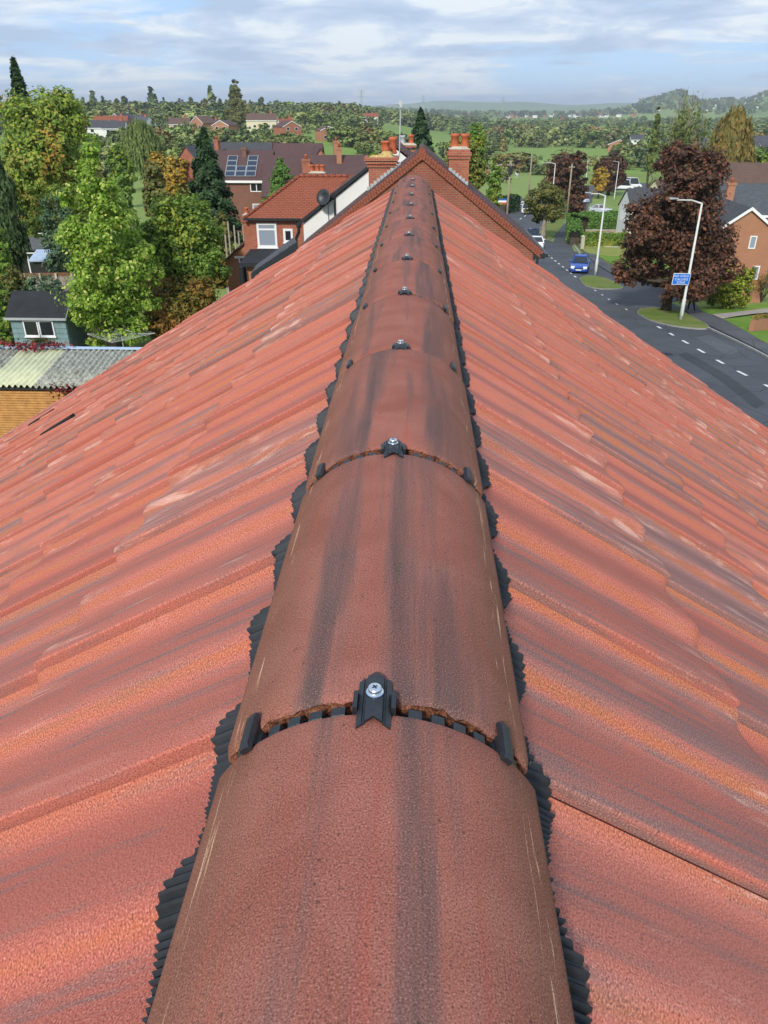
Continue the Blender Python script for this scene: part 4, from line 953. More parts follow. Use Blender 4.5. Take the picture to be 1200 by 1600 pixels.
# hedges: clipped boxes of leaves
def hedge(label, a, b, h, wd, leaf, seed, size=.13, n=5200, group=None):
    rs = np.random.default_rng(seed); a, b = Vector(a), Vector(b); d = b - a; ln = math.hypot(d.x, d.y); t = thing('hedge', label, 'hedge', (a.x, a.y, min(a.z, b.z) - .1), math.atan2(d.y, d.x), group)
    face = rs.integers(0, 4, n); u = rs.uniform(0, ln, n); v = rs.uniform(0, 1, n); P = np.zeros((n, 3)); N = np.zeros((n, 3)); bump = .12 * np.sin(u * 1.7 + seed) + .08 * np.sin(u * 4.1)
    top = face < 2; P[top] = np.stack([u, (v - .5) * wd, h + bump], 1)[top]; N[top, 2] = 1
    for k, sg in ((2, -1), (3, 1)): s = face == k; P[s] = np.stack([u, np.full(n, sg * wd / 2), v * (h + bump)], 1)[s]; N[s, 1] = sg
    dz = (b.z - a.z) / max(ln, .1); P[:, 2] += np.where(True, P[:, 0] * dz + (a.z - min(a.z, b.z)) + .1, 0); P += rs.normal(0, .07, P.shape); N += rs.normal(0, .5, N.shape)
    V, F = leaf_quads(P, N, size, rs); np_mesh('foliage', V, F, L[leaf], t)
    mb = MB(); mb.add([(.5, -wd * .36, 0), (ln - .5, -wd * .36, 0 + dz * ln), (ln - .5, wd * .36, dz * ln), (.5, wd * .36, 0), (.5, -wd * .36, h * .86), (ln - .5, -wd * .36, h * .86 + dz * ln), (ln - .5, wd * .36, h * .86 + dz * ln), (.5, wd * .36, h * .86)], [(0, 3, 2, 1), (4, 5, 6, 7), (0, 1, 5, 4), (2, 3, 7, 6), (0, 4, 7, 3), (1, 2, 6, 5)])
    mb.build('stems', M['bark'], t); return t
hedge('tall wide clipped green hedge in front of the cream house', gp(902, 366), gp(984, 364), 2.5, 5.5, 'hedge', 41, .22, 9000)
hedge('bright green hedge running away along the footpath', gp(897, 384), gp(893, 356), 1.9, 1.6, 'hedge', 42, .18, 5000)
hedge('lower mixed hedge with yellowing leaves beside the dry lawn', gp(912, 385), gp(975, 386), 1.5, 1.4, 'mid', 43, .17, 5200)
hedge('dark hedge behind the fence at the bend of the far road', gp(783, 334), gp(806, 330), 2.6, 1.5, 'darkconifer', 44, .3, 2500)

# --- far-off woods: one mass each, made of many small crowns
def far_templates():
    out = []
    for k in range(6):
        rs = np.random.default_rng(60 + k); lob = make_lobes('dome' if k % 2 else 'round', .5, 1.0, rs); P, N = crown_points(lob, 300, rs, .36, .5, .8, 12); out.append(leaf_quads(P, N, .10, rs, 1.25))
    for k in range(2):
        rs = np.random.default_rng(70 + k); P, N = needles(.26, 1.0, 120, rs); out.append(leaf_quads(P, N, .12, rs, 1.6))
    rs = np.random.default_rng(75); P, N = crown_points(make_lobes('column', .16, 1, rs), 120, rs, .4, .4, 1.2, 12); out.append(leaf_quads(P, N, .11, rs, 1.5))
    return out
FT = far_templates()
TINT = {'green': [(0.160, 0.209, 0.061), (0.193, 0.236, 0.070), (0.136, 0.182, 0.056), (0.220, 0.244, 0.082), (0.152, 0.199, 0.075)], 'autumn': [(0.228, 0.209, 0.063), (0.269, 0.209, 0.068), (0.201, 0.209, 0.068), (0.285, 0.177, 0.076)], 'dark': [(0.101, 0.138, 0.056), (0.084, 0.122, 0.054), (0.117, 0.147, 0.056)]}
def wood(label, spots, seed, name='woodland'):
    """spots: (px0, px1, D0, D1, count, h0, h1, colour weights, conifer share)"""
    rs = np.random.default_rng(seed); VV, FF, TT = [], [], []; o = 0
    for (p0, p1, d0, d1, n, h0, h1, cw, con) in spots:
        for i in range(n):
            px = rs.uniform(p0, p1); D = math.sqrt(rs.uniform(d0 * d0, d1 * d1)); b = gd(px, D); h = rs.uniform(h0, h1)
            k = rs.integers(6, 9) if rs.uniform() < con else rs.integers(0, 6); V, F = FT[k]; a = rs.uniform(0, 6.28); c, s = math.cos(a), math.sin(a); wd = h * rs.uniform(.8, 1.35) * (1.15 if k < 6 else 1)
            W = np.stack([(V[:, 0] * c - V[:, 1] * s) * wd + b.x, (V[:, 0] * s + V[:, 1] * c) * wd + b.y, V[:, 2] * h + b.z - .08 * h], 1)
            key = ('green', 'autumn', 'dark')[rs.choice(3, p=cw)]; col = np.array(TINT['dark' if k in (6, 7) else key][rs.integers(0, 3 if key == 'dark' or k in (6, 7) else 4)]) * rs.uniform(.7, 1.4)
            VV.append(W); FF.append(F + o); o += len(V); TT.append(np.tile(np.append(col, 1), (len(F), 1)))
    ob = np_mesh(name, np.concatenate(VV), np.concatenate(FF), M['far'], attrs={'tint': ('FACE', np.concatenate(TT))}); return tag(ob, label, 'woodland', kind='stuff')
gm, gd_, ga = (.74, .08, .18), (.6, .05, .35), (.4, .5, .10)
wood('wooded skyline behind the distant houses on the left', [(100, 420, 640, 760, 13, 15, 25, gd_, 1.0), (90, 585, 620, 900, 330, 11, 17, gm, .10), (-40, 150, 420, 700, 60, 12, 18, gm, .1), (110, 560, 455, 600, 120, 7, 12, gm, .05)], 81)
wood('bushes and hedgerow trees around the distant houses on the left', [(120, 480, 300, 430, 84, 4, 8, gm, .08), (60, 330, 180, 300, 60, 5, 9, gm, .1), (340, 480, 270, 300, 26, 4, 6.5, gm, .05)], 82)
wood('scrub and bushes around the green fields in the middle distance', [(522, 612, 305, 345, 34, 5.5, 9.5, gm, .02), (565, 630, 250, 275, 14, 4, 6.5, gm, .05), (615, 660, 330, 380, 10, 6, 9, gm, .1), (480, 700, 820, 1000, 110, 11, 16, gm, .02), (500, 620, 600, 640, 14, 6, 10, ga, 0), (745, 790, 440, 520, 10, 6, 9, gm, .1)], 83)
wood('broad belt of woodland across the valley on the right', [(770, 1240, 520, 640, 70, 6, 15, gm, .04), (700, 1240, 760, 900, 105, 7, 17, gm, .03), (700, 1240, 1080, 1250, 80, 10, 15, gm, .03), (780, 1000, 372, 386, 30, 2, 4, gm, 0), (690, 765, 300, 400, 16, 5, 9, gm, .05), (965, 1240, 300, 430, 60, 6, 10, gm, .1)], 84)
wood('hedgerows and orange brown trees beside the horse paddock', [(780, 850, 300, 312, 22, 3, 5, gm, 0), (795, 832, 285, 300, 9, 5.5, 8, (0.0, 1.0, 0.0), 0), (840, 905, 268, 285, 14, 3, 5.5, gm, 0), (925, 1010, 330, 345, 16, 2.5, 4.5, gm, 0), (760, 800, 230, 262, 9, 3, 5, gm, 0)], 85)
wood('distant tree lines below the hills', [(540, 1260, 2250, 2900, 330, 13, 20, gd_, .05), (700, 1260, 1350, 1600, 90, 10, 15, gm, .02), (540, 760, 1300, 1500, 70, 12, 18, gm, .03), (1000, 1260, 2900, 3500, 170, 13, 20, gd_, .05), (1160, 1260, 500, 700, 30, 8, 12, gm, 0)], 86)
# ================================================================== buildings
M['brick_red'] = brick_mat('weathered_red_brick', (0.33, 0.075, 0.038), (0.40, 0.125, 0.065), (0.30, 0.22, 0.17), stain=0.55, bump=0.6)
M['brick_gable'] = brick_mat('sooty_red_brick', (0.34, 0.080, 0.042), (0.22, 0.062, 0.042), (0.24, 0.18, 0.14), joint=0.013, stain=0.6, bump=0.7, var=.8)
M['brick_brown'] = brick_mat('brown_brick', (0.23, 0.075, 0.045), (0.17, 0.06, 0.04), (0.25, 0.2, 0.16), stain=.3)
M['brick_orange'] = brick_mat('orange_brick', (0.40, 0.155, 0.075), (0.34, 0.135, 0.07), (0.38, 0.28, 0.2), stain=.25, var=.8)
M['render'] = simple('white_render', (0.74, 0.74, 0.71), 0.9, 0.03, 1.2)
M['cream'] = simple('cream_render', (0.68, 0.60, 0.42), 0.9, 0.05, 1.2)
M['white'] = simple('white_paint', (0.80, 0.80, 0.79), 0.45, 0.02, 3)
M['slate'] = brick_mat('grey_slate_roof', (0.070, 0.075, 0.085), (0.10, 0.105, 0.115), (0.03, 0.03, 0.034), .30, .20, .008, .3, .3, .6)
M['felt_roof'] = simple('black_felt_roof', (0.022, 0.024, 0.027), 0.8, 0.2, 2)
M['plaintile'] = brick_mat('purple_brown_roof_tiles', (0.135, 0.075, 0.070), (0.105, 0.062, 0.060), (0.04, 0.025, 0.024), .24, .115, .012, .4, .4, .9)
M['redtile'] = brick_mat('orange_red_roof_tiles', (0.31, 0.092, 0.050), (0.25, 0.075, 0.042), (0.11, 0.035, 0.02), .24, .12, .012, .4, .25, .9)
M['browntile'] = brick_mat('brown_roof_tiles', (0.155, 0.095, 0.070), (0.12, 0.075, 0.06), (0.05, 0.03, 0.025), .28, .2, .012, .4, .35, .9)
M['greytile'] = brick_mat('dark_grey_roof_tiles', (0.085, 0.085, 0.092), (0.065, 0.066, 0.072), (0.03, 0.03, 0.033), .3, .22, .012, .3, .3, .9)
M['vergetile'] = brick_mat('red_verge_brick', (0.36, 0.085, 0.045), (0.27, 0.07, 0.042), (0.14, 0.09, 0.07), .11, .24, .014, .6, .5, .8)
M['terracotta'] = simple('terracotta_pot', (0.46, 0.115, 0.05), 0.75, 0.18, 5)
M['mortar'] = simple('cement_flaunching', (0.46, 0.41, 0.32), 0.9, 0.15, 6, 0.1, 0, .4)
M['lichen'] = simple('lichen_covered_cement', (0.46, 0.33, 0.13), 0.95, 0.25, 9, 0.1, 0, .5)
M['moss'] = simple('moss', (0.09, 0.12, 0.02), 1.0, 0.3, 12, .05, 0, .6)
M['lead'] = simple('lead_flashing', (0.40, 0.42, 0.43), 0.6, 0.12, 4, 0.4)
def glass_mat(name, c, r=.12):
    m, nt, b = new_mat(name); setc(nt, b, c, r, spec=.6); return m
M['glass'] = glass_mat('dark_window_glass', (0.020, 0.024, 0.028)); M['glass_pale'] = glass_mat('pale_window_glass', (0.27, 0.31, 0.38), .25)
M['pv'] = glass_mat('solar_cells', (0.030, 0.036, 0.055), .2); M['steel'] = simple('galvanised_steel', (0.55, 0.57, 0.58), 0.5, 0.08, 4, .5, .6)
class HB(MB):
    """mesh builder in world metres, stored relative to the base of its thing"""
    def __init__(s, t): super().__init__(); s.t = t
    def build(s, name, mats, parent=None, smooth=False):
        b = s.t.location; s.v = [(p[0] - b.x, p[1] - b.y, p[2] - b.z) for p in s.v]; return MB.build(s, name, mats, parent or s.t, smooth)
def hb(t, fn, name, mat, parent=None, smooth=False):
    m = HB(t); fn(m); return m.build(name, mat, parent, smooth)
def slab(m, a, b, c, d, th, mi=0):
    """roof plane a b c d (anticlockwise seen from above) with thickness"""
    a, b, c, d = map(Vector, (a, b, c, d)); n = (b - a).cross(d - a).normalized() * th; m.prism([a, b, c, d], -n, mi)
def window(t, o, u, w, h, z, glass='glass', bars=1, top=False, fr=0.07, parent=None, frame='white'):
    """o: bottom-left corner on the wall seen from outside, u: unit vector along the wall to the viewer's right"""
    u = Vector(u); n = Vector((u.y, -u.x, 0)); o = Vector(o) + Vector((0, 0, 0)); up = Vector((0, 0, 1)); m = HB(t)
    def bar(x0, x1, z0, z1, d=.045): m.obox(o + u * (x0 + x1) / 2 + up * (z0 + z1) / 2 + n * d / 2, u * (x1 - x0) / 2, n * d / 2, up * (z1 - z0) / 2)
    bar(0, fr, 0, h); bar(w - fr, w, 0, h); bar(fr, w - fr, 0, fr); bar(fr, w - fr, h - fr, h)
    for i in range(1, bars + 1):
        if bars: bar(w * i / (bars + 1) - fr * .45, w * i / (bars + 1) + fr * .45, fr, h - fr, .042)
    if top: bar(fr, w - fr, h * .70, h * .70 + fr * .8, .04)
    bar(-.03, w + .03, -.05, 0, .08)
    f = m.build('window', M[frame], parent)
    m = HB(t); m.obox(o + u * w / 2 + up * h / 2 + n * .012, u * (w / 2 - fr), n * .010, up * (h / 2 - fr)); m.build('pane', M[glass], f); return f
def pot(t, c, x, y, z, r=.13, h=.42, name='chimney_pot', mat='terracotta'):
    m = HB(t); m.lathe([(r * 1.05, 0), (r * 1.1, .04), (r, .08), (r * .92, h * .75), (r * 1.12, h * .8), (r * 1.15, h * .92), (r * .95, h), (r * .75, h), (r * .7, h * .8)], (x, y, z), 16); return m.build(name, M[mat], c, True)
def stack(t, x0, x1, y0, y1, z0, z1, brick='brick_red', over=.05, cap='mortar', nband=2):
    m = HB(t); m.box(x0, x1, y0, y1, z0, z1 - .32 + .01)
    for k in range(nband): e = over * (k + 1); m.box(x0 - e, x1 + e, y0 - e, y1 + e, z1 - .32 + .11 * k, z1 - .32 + .11 * (k + 1) + .003)
    m.box(x0 - .01, x1 + .01, y0 - .01, y1 + .01, z1 - .10 + .004, z1)
    c = m.build('chimney', M[brick]); c.parent = t; cx, cy = (x0 + x1) / 2, (y0 + y1) / 2; m = HB(t)
    m.add([(x0 - .02, y0 - .02, z1 - .0), (x1 + .02, y0 - .02, z1), (x1 + .02, y1 + .02, z1), (x0 - .02, y1 + .02, z1), (x0 + .12, y0 + .12, z1 + .09), (x1 - .12, y0 + .12, z1 + .09), (x1 - .12, y1 - .12, z1 + .09), (x0 + .12, y1 - .12, z1 + .09)],
          [(0, 1, 5, 4), (1, 2, 6, 5), (2, 3, 7, 6), (3, 0, 4, 7), (4, 5, 6, 7), (3, 2, 1, 0)]); m.build('flaunching', M[cap], c); return c
def gable_walls(m, xl, xr, y0, y1, zb, zel, zer, xa, za):
    m.prism([(xl, y0, zb), (xr, y0, zb), (xr, y0, zer), (xa, y0, za), (xl, y0, zel)], (0, y1 - y0, 0))

# ---- B: next house along, brick gable towards us
GB = gz(0, 31); AX, AZ, Y0B, Y1B, SL = 0.18, -1.18, 29.0, 35.4, 0.745
B = thing('brick_gable_house', 'neighbouring house with a bare brick gable facing us and two brick chimney stacks', 'house', (0.18, 32, GB))
def zroof(x, dz=0.0): return AZ - abs(x - AX) * SL + dz
hb(B, lambda m: (gable_walls(m, -4.15, 4.40, Y0B + .06, 32.2, GB - .5, zroof(-4.15, -.28), zroof(4.40, -.28), AX, AZ - .28), m.prism([(AX + .6, 32.1, GB - .5), (4.40, 32.1, GB - .5), (4.40, 32.1, zroof(4.4, -.28)), (AX + .6, 32.1, zroof(AX + .6, -.28))], (0, Y1B - 32.1, 0))), 'gable_wall', M['brick_gable'])
for s, xe in ((1, 4.72), (-1, -4.42)):
    m = HB(B); ze = zroof(xe); yb = Y1B + .1 if s > 0 else 32.3; p = [(AX, Y0B + .16, AZ), (AX, yb, AZ), (xe, yb, ze), (xe, Y0B + .16, ze)]; p = p if s < 0 else p[::-1]
    slab(m, *p, .10); m.build('roof', M['plaintile'])
# red verge bricks: one by one up both rakes, two creasing courses
mv = []
for s, xe in ((1, 4.74), (-1, -4.44)):
    ln = abs(xe - AX) * math.hypot(1, SL); n = int(ln / .115); d = Vector((s, 0, -SL)).normalized(); nn = Vector((s * SL, 0, 1)).normalized()
    for row in range(2):
        for i in range(n):
            c = Vector((AX, Y0B + .07, AZ)) + d * (.06 + .115 * i + .05 * row) - nn * (.085 + .118 * row) + Vector((0, random.uniform(-.012, .012), random.uniform(-.006, .006)))
            mv.append((c, d, nn))
vb = None
for k, (c, d, nn) in enumerate(mv[:]):
    if vb is None:
        m = MB(); m.box(-.051, .051, -.11, .11, -.055, .055); vb = m.build('verge_brick', M['vergetile'], B)
        m_one = vb
    if k == 0: o = vb
    else: o = vb.copy(); COL.objects.link(o); o.parent = B
    o.matrix_local = Matrix.Translation(c - B.location) @ Matrix((d, (0, 1, 0), nn)).transposed().to_4x4()
m = HB(B)
for i in range(8): y = Y0B + .2 + i * .39; m.prism([(AX + .12 * math.cos(a), y, AZ - .06 + .13 * math.sin(a)) for a in np.linspace(-.3, 3.44, 9)], (0, .375, 0))
m.build('ridge_tile', M['plaintile'])['kind'] = 'stuff'
pm = HB(B); pm.prism([(AX - .17, Y0B - .02, AZ - .24), (AX + .17, Y0B - .02, AZ - .24), (AX + .10, Y0B - .02, AZ + .0), (AX, Y0B - .02, AZ + .05), (AX - .10, Y0B - .02, AZ + .0)], (0, .22, 0)); pm.build('apex_brick', M['vergetile'])
# gutter box and soffit on the road side
hb(B, lambda m: (m.box(4.32, 4.74, Y0B - .02, Y0B + .14, -4.80, -4.62), m.box(4.56, 4.86, Y0B - .05, Y1B, -4.74, -4.62), m.tube([(4.5, Y0B + .02, -4.7), (4.46, Y0B + .02, -5.2), (4.44, Y0B + .02, -8)], .045, 8)), 'gutter', M['black'])
c = stack(B, 1.17, 1.90, 30.3, 31.3, -2.6, -1.24, 'brick_red', .035); pot(B, c, 1.36, 30.6, -1.20, .145, .46); pot(B, c, 1.73, 30.6, -1.20, .145, .46)
hb(B, lambda m: [m.box(1.16 + .12 * i, 1.29 + .12 * i, 30.27, 30.29, zroof(1.22 + .12 * i) - .03, zroof(1.22 + .12 * i) + .11) for i in range(6)], 'flashing', M['lead'], c)
c = stack(B, -1.80, -.86, 30.9, 32.1, -2.7, -1.55, 'brick_red', .055, 'lichen', 3)
def lump(m, x, y, z, r, sz, seed):
    rs = np.random.default_rng(seed); rows = 5; vs = []
    for i in range(rows + 1):
        a = math.pi / 2 * i / rows
        for j in range(10): q = r * math.cos(a) * rs.uniform(.85, 1.12); vs.append((x + q * math.cos(.628 * j), y + q * math.sin(.628 * j), z + sz * math.sin(a) * rs.uniform(.9, 1.1)))
    m.add(vs, [(i * 10 + j, i * 10 + (j + 1) % 10, (i + 1) * 10 + (j + 1) % 10, (i + 1) * 10 + j) for i in range(rows) for j in range(10)])
hb(B, lambda m: lump(m, -1.14, 31.25, -1.52, .26, .20, 3), 'lichen_cap', M['lichen'], c, True); hb(B, lambda m: lump(m, -1.62, 31.2, -1.56, .22, .17, 4), 'moss_cap', M['moss'], c, True)
pot(B, c, -1.20, 31.35, -1.34, .15, .34); pot(B, c, -.92, 31.85, -1.46, .14, .58)
hb(B, lambda m: [m.box(-1.86 + .125 * i, -1.72 + .125 * i, 30.87, 30.895, zroof(-1.79 + .125 * i) - .04, zroof(-1.79 + .125 * i) + .12) for i in range(10)], 'flashing', M['lead'], c)
# rear wing with slate roof and black barge board
hb(B, lambda m: m.prism([(-6.2, 30.7, GB - .3), (-4.17, 30.7, GB - .3), (-4.17, 30.7, -4.95), (-6.2, 30.7, -5.95)], (0, 1.8, 0)), 'rear_wing_wall', M['brick_brown'])
m = HB(B); slab(m, (-4.60, 30.5, -4.45), (-5.04, 32.6, -4.62), (-6.67, 32.6, -5.73), (-6.42, 30.5, -5.62), .06); m.build('slate_roof', M['slate'])
hb(B, lambda m: m.prism([(-4.55, 30.44, -4.47), (-4.55, 30.44, -4.80), (-6.45, 30.44, -5.98), (-6.45, 30.44, -5.66)], (0, .05, 0)), 'barge_board', M['black'])
# aerial mast behind the left stack
A = thing('television_aerial', 'tall thin pole with a television aerial arm beside the left chimney stack', 'aerial', at_y(624, 246, 31.2))
pa = [at_y(624, 246, 31.2), at_y(626, 160, 31.2)]
hb(A, lambda m: m.tube(pa, .024, 8), 'mast', M['steel'])
def _ya(m):
    a = pa[1] + Vector((0, 0, -.06)); e = at_y(604, 163, 31.0); m.tube([a, e], .014, 5); d = (e - a)
    for k in range(9): p = a + d * (.12 + .1 * k); m.tube([p - Vector((0, .26 - .01 * k, .0)), p + Vector((0, .26 - .01 * k, 0))], .008, 4)
    m.box(a.x - .05, a.x + .05, a.y - .05, a.y + .05, a.z - .12, a.z + .12)
hb(A, _ya, 'aerial_arm', M['steel'])

# ---- C: rendered gable behind B, with a rear brick wing under a red hipped roof
GC = gz(-2, 39); CX, CZ, Y0C, Y1C, SC = -0.95, -1.28, 36.6, 44.5, 0.735
Cc = thing('white_gable_house', 'house with a white rendered gable, red hipped rear wing and a satellite dish', 'house', (-2, 39, GC))
def zc(x, dz=0.0): return CZ - abs(x - CX) * SC + dz
hb(Cc, lambda m: gable_walls(m, -5.15, 3.2, Y0C, Y1C, GC - .5, zc(-5.15, -.2), zc(3.2, -.2), CX, CZ - .2), 'rendered_wall', M['render'])
for s, xe in ((1, 3.5), (-1, -5.42)):
    m = HB(Cc); p = [(CX, Y0C - .05, CZ), (CX, Y1C, CZ), (xe, Y1C, zc(xe)), (xe, Y0C - .05, zc(xe))]; p = p if s < 0 else p[::-1]; slab(m, *p, .08); m.build('roof', M['plaintile'])
hb(Cc, lambda m: m.prism([(CX, Y0C - .13, CZ + .03), (CX, Y0C - .13, CZ - .13), (-5.47, Y0C - .13, zc(-5.47, -.15)), (-5.47, Y0C - .13, zc(-5.47, .03))], (0, .07, 0)), 'barge_board', M['black'])
c = stack(Cc, -.95, -.05, 41.0, 41.8, -2.4, -1.50, 'brick_red', .03, 'mortar', 1); pot(Cc, c, -.72, 41.3, -1.44, .12, .36, 'chimney_pot', 'lead'); pot(Cc, c, -.30, 41.3, -1.44, .12, .40)
WY0, WY1, WX0, ZE = 38.1, 42.5, -7.95, -4.50
wy, wl = (WY0 + WY1) / 2, (WY1 - WY0) / 2 + .15; ZR = ZE + wl * .70
hb(Cc, lambda m: m.box(WX0, -5.16, WY0, WY1, GC - .5, ZE - .02), 'rear_wing_wall', M['brick_red'])
e0, e1, xw = WY0 - .15, WY1 + .15, WX0 - .15; ap = (xw + wl, wy, ZR); inn = (-3.35, wy, ZR)
m = HB(Cc); m.add([(xw, e0, ZE), (-5.2, e0, ZE), inn, ap, (xw, e1, ZE), (-5.2, e1, ZE), (xw, e0, ZE - .05), (-5.2, e0, ZE - .05), (xw, e1, ZE - .05), (-5.2, e1, ZE - .05)],
                  [(0, 1, 2, 3), (4, 0, 3), (5, 4, 3, 2), (0, 6, 7, 1), (4, 8, 6, 0), (8, 9, 7, 6), (5, 9, 8, 4)]); m.build('hipped_roof', M['redtile'])
def hips(m):
    for a, b in (((xw, e0, ZE), ap), ((xw, e1, ZE), ap), (ap, inn)):
        a, b = Vector(a), Vector(b); n = int((b - a).length / .3)
        for i in range(n): p, q = a.lerp(b, i / n), a.lerp(b, (i + .96) / n); m.tube([p + Vector((0, 0, .03)), q + Vector((0, 0, .01))], [.085, .075], 8)
hb(Cc, hips, 'hip_tile', M['redtile'], None, True)['kind'] = 'stuff'
hb(Cc, lambda m: (m.box(xw - .1, -5.5, e0 - .12, e0 - .01, ZE - .11, ZE - .01), m.tube([(-5.62, WY0 - .1, ZE - .1), (-5.60, WY0 - .09, ZE - .6), (-5.75, WY0 - .07, ZE - .9), (-5.75, WY0 - .07, -8.5)], .05, 8), m.box(-5.70, -5.50, WY0 - .14, WY0 - .02, ZE - .35, ZE - .1)), 'gutter', M['black'])
window(Cc, (-7.62, WY0, -5.86), (1, 0, 0), .96, 1.12, 0, 'glass_pale', 0, True, .10)
window(Cc, (-6.35, WY0, -5.62), (1, 0, 0), .46, .62, 0, 'glass', 0, False, .10)
c = stack(Cc, -8.30, -7.96, 38.2, 38.75, GC - .3, -4.42, 'brick_red', .05, 'mortar', 1); pot(Cc, c, -8.13, 38.45, -4.36, .10, .26)
c = stack(Cc, -5.95, -5.05, 45.2, 46.0, -6.0, -3.05, 'brick_brown', .05, 'mortar', 2)
for k in range(3): pot(Cc, c, -5.80 + .29 * k, 45.6, -2.98, .12, .34)
hb(Cc, lambda m: (m.lathe([(.02, 0), (.20, .035), (.34, .11), (.35, .115), (.34, .125), (.19, .05), (.01, .02)], (0, 0, 0), 24),), 'satellite_dish', M['black'], None, True)
d_ = [o for o in Cc.children if o.name.startswith('satellite_dish')][0]
for v in d_.data.vertices: v.co += Cc.location
d_.rotation_euler = (R_(72), 0, R_(-25)); pd = at_y(507, 309, Y0C - .38); d_.location = pd - Cc.location
hb(Cc, lambda m: (m.tube([pd, pd + Vector((0, .3, .02))], .02, 6), m.tube([pd + Vector((.1, .2, 0)), pd + Vector((.12, .3, -.3)), pd + Vector((.12, .34, -1.2))], .012, 5), m.tube([pd + Vector((.42, .32, .1)), pd + Vector((.42, .32, -.9))], .045, 8)), 'dish_bracket', M['black'])
# brown lean-to and flat roofed extension at the back of C
E1 = thing('brick_outhouse', 'small brick outhouse with a brown tiled lean-to roof and a white door frame', 'outhouse', (-9.3, 40, GC))
hb(E1, lambda m: m.prism([(-9.6, 39.6, GC - .4), (-8.32, 39.6, GC - .4), (-8.32, 39.6, -5.65), (-9.6, 39.6, -6.75)], (0, 2.2, 0)), 'wall', M['brick_orange'])
m = HB(E1); slab(m, (-8.31, 39.45, -5.55), (-8.31, 42, -5.55), (-9.8, 42, -6.80), (-9.8, 39.45, -6.80), .07); m.build('lean_to_roof', M['browntile'])
hb(E1, lambda m: (m.box(-8.95, -8.87, 39.5, 39.58, -8.9, -6.62), m.box(-8.43, -8.35, 39.5, 39.58, -8.9, -6.62), m.box(-9.15, -8.3, 39.48, 39.58, -6.62, -6.52)), 'door_frame', M['white'])
hb(E1, lambda m: m.box(-8.87, -8.43, 39.52, 39.57, -8.9, -6.62), 'door', M['glass'])
E2 = thing('flat_roofed_extension', 'low extension with a flat black roof in front of the brick wing', 'extension', (-7.3, 36.6, GC))
hb(E2, lambda m: m.box(-7.75, -5.3, 35.7, 38.0, GC - .4, -6.22), 'wall', M['brick_orange'])
m = HB(E2); slab(m, (-8.0, 35.45, -6.12), (-5.2, 35.45, -6.12), (-5.2, 38.05, -5.94), (-8.0, 38.05, -5.94), .05); m.build('flat_roof', M['felt_roof'])
hb(E2, lambda m: m.box(-8.03, -5.2, 35.38, 35.44, -6.30, -6.11), 'fascia', M['black'])
window(E2, (-7.6, 35.69, -7.9), (1, 0, 0), 1.2, .75, 0, 'glass_pale', 0, False, .08)
hb(E2, lambda m: m.box(-7.8, -5.4, 35.55, 35.68, -8.55, -8.2), 'sill_band', M['white'])
hb(E2, lambda m: m.tube([(-7.9, 35.3, -6.3), (-7.9, 35.3, GC)], .10, 8), 'downpipe', M['black'])
wallC = thing('garden_wall', 'low white painted garden wall below the flat roofed extension', 'wall', (-8.2, 33.5, gz(-8.2, 33.5)))
hb(wallC, lambda m: m.box(-9.6, -6.2, 33.4, 33.62, wallC.location.z - .2, wallC.location.z + 1.35), 'wall', M['render']); hb(wallC, lambda m: m.box(-9.65, -6.15, 33.36, 33.66, wallC.location.z + 1.35, wallC.location.z + 1.43), 'coping', M['mortar'])

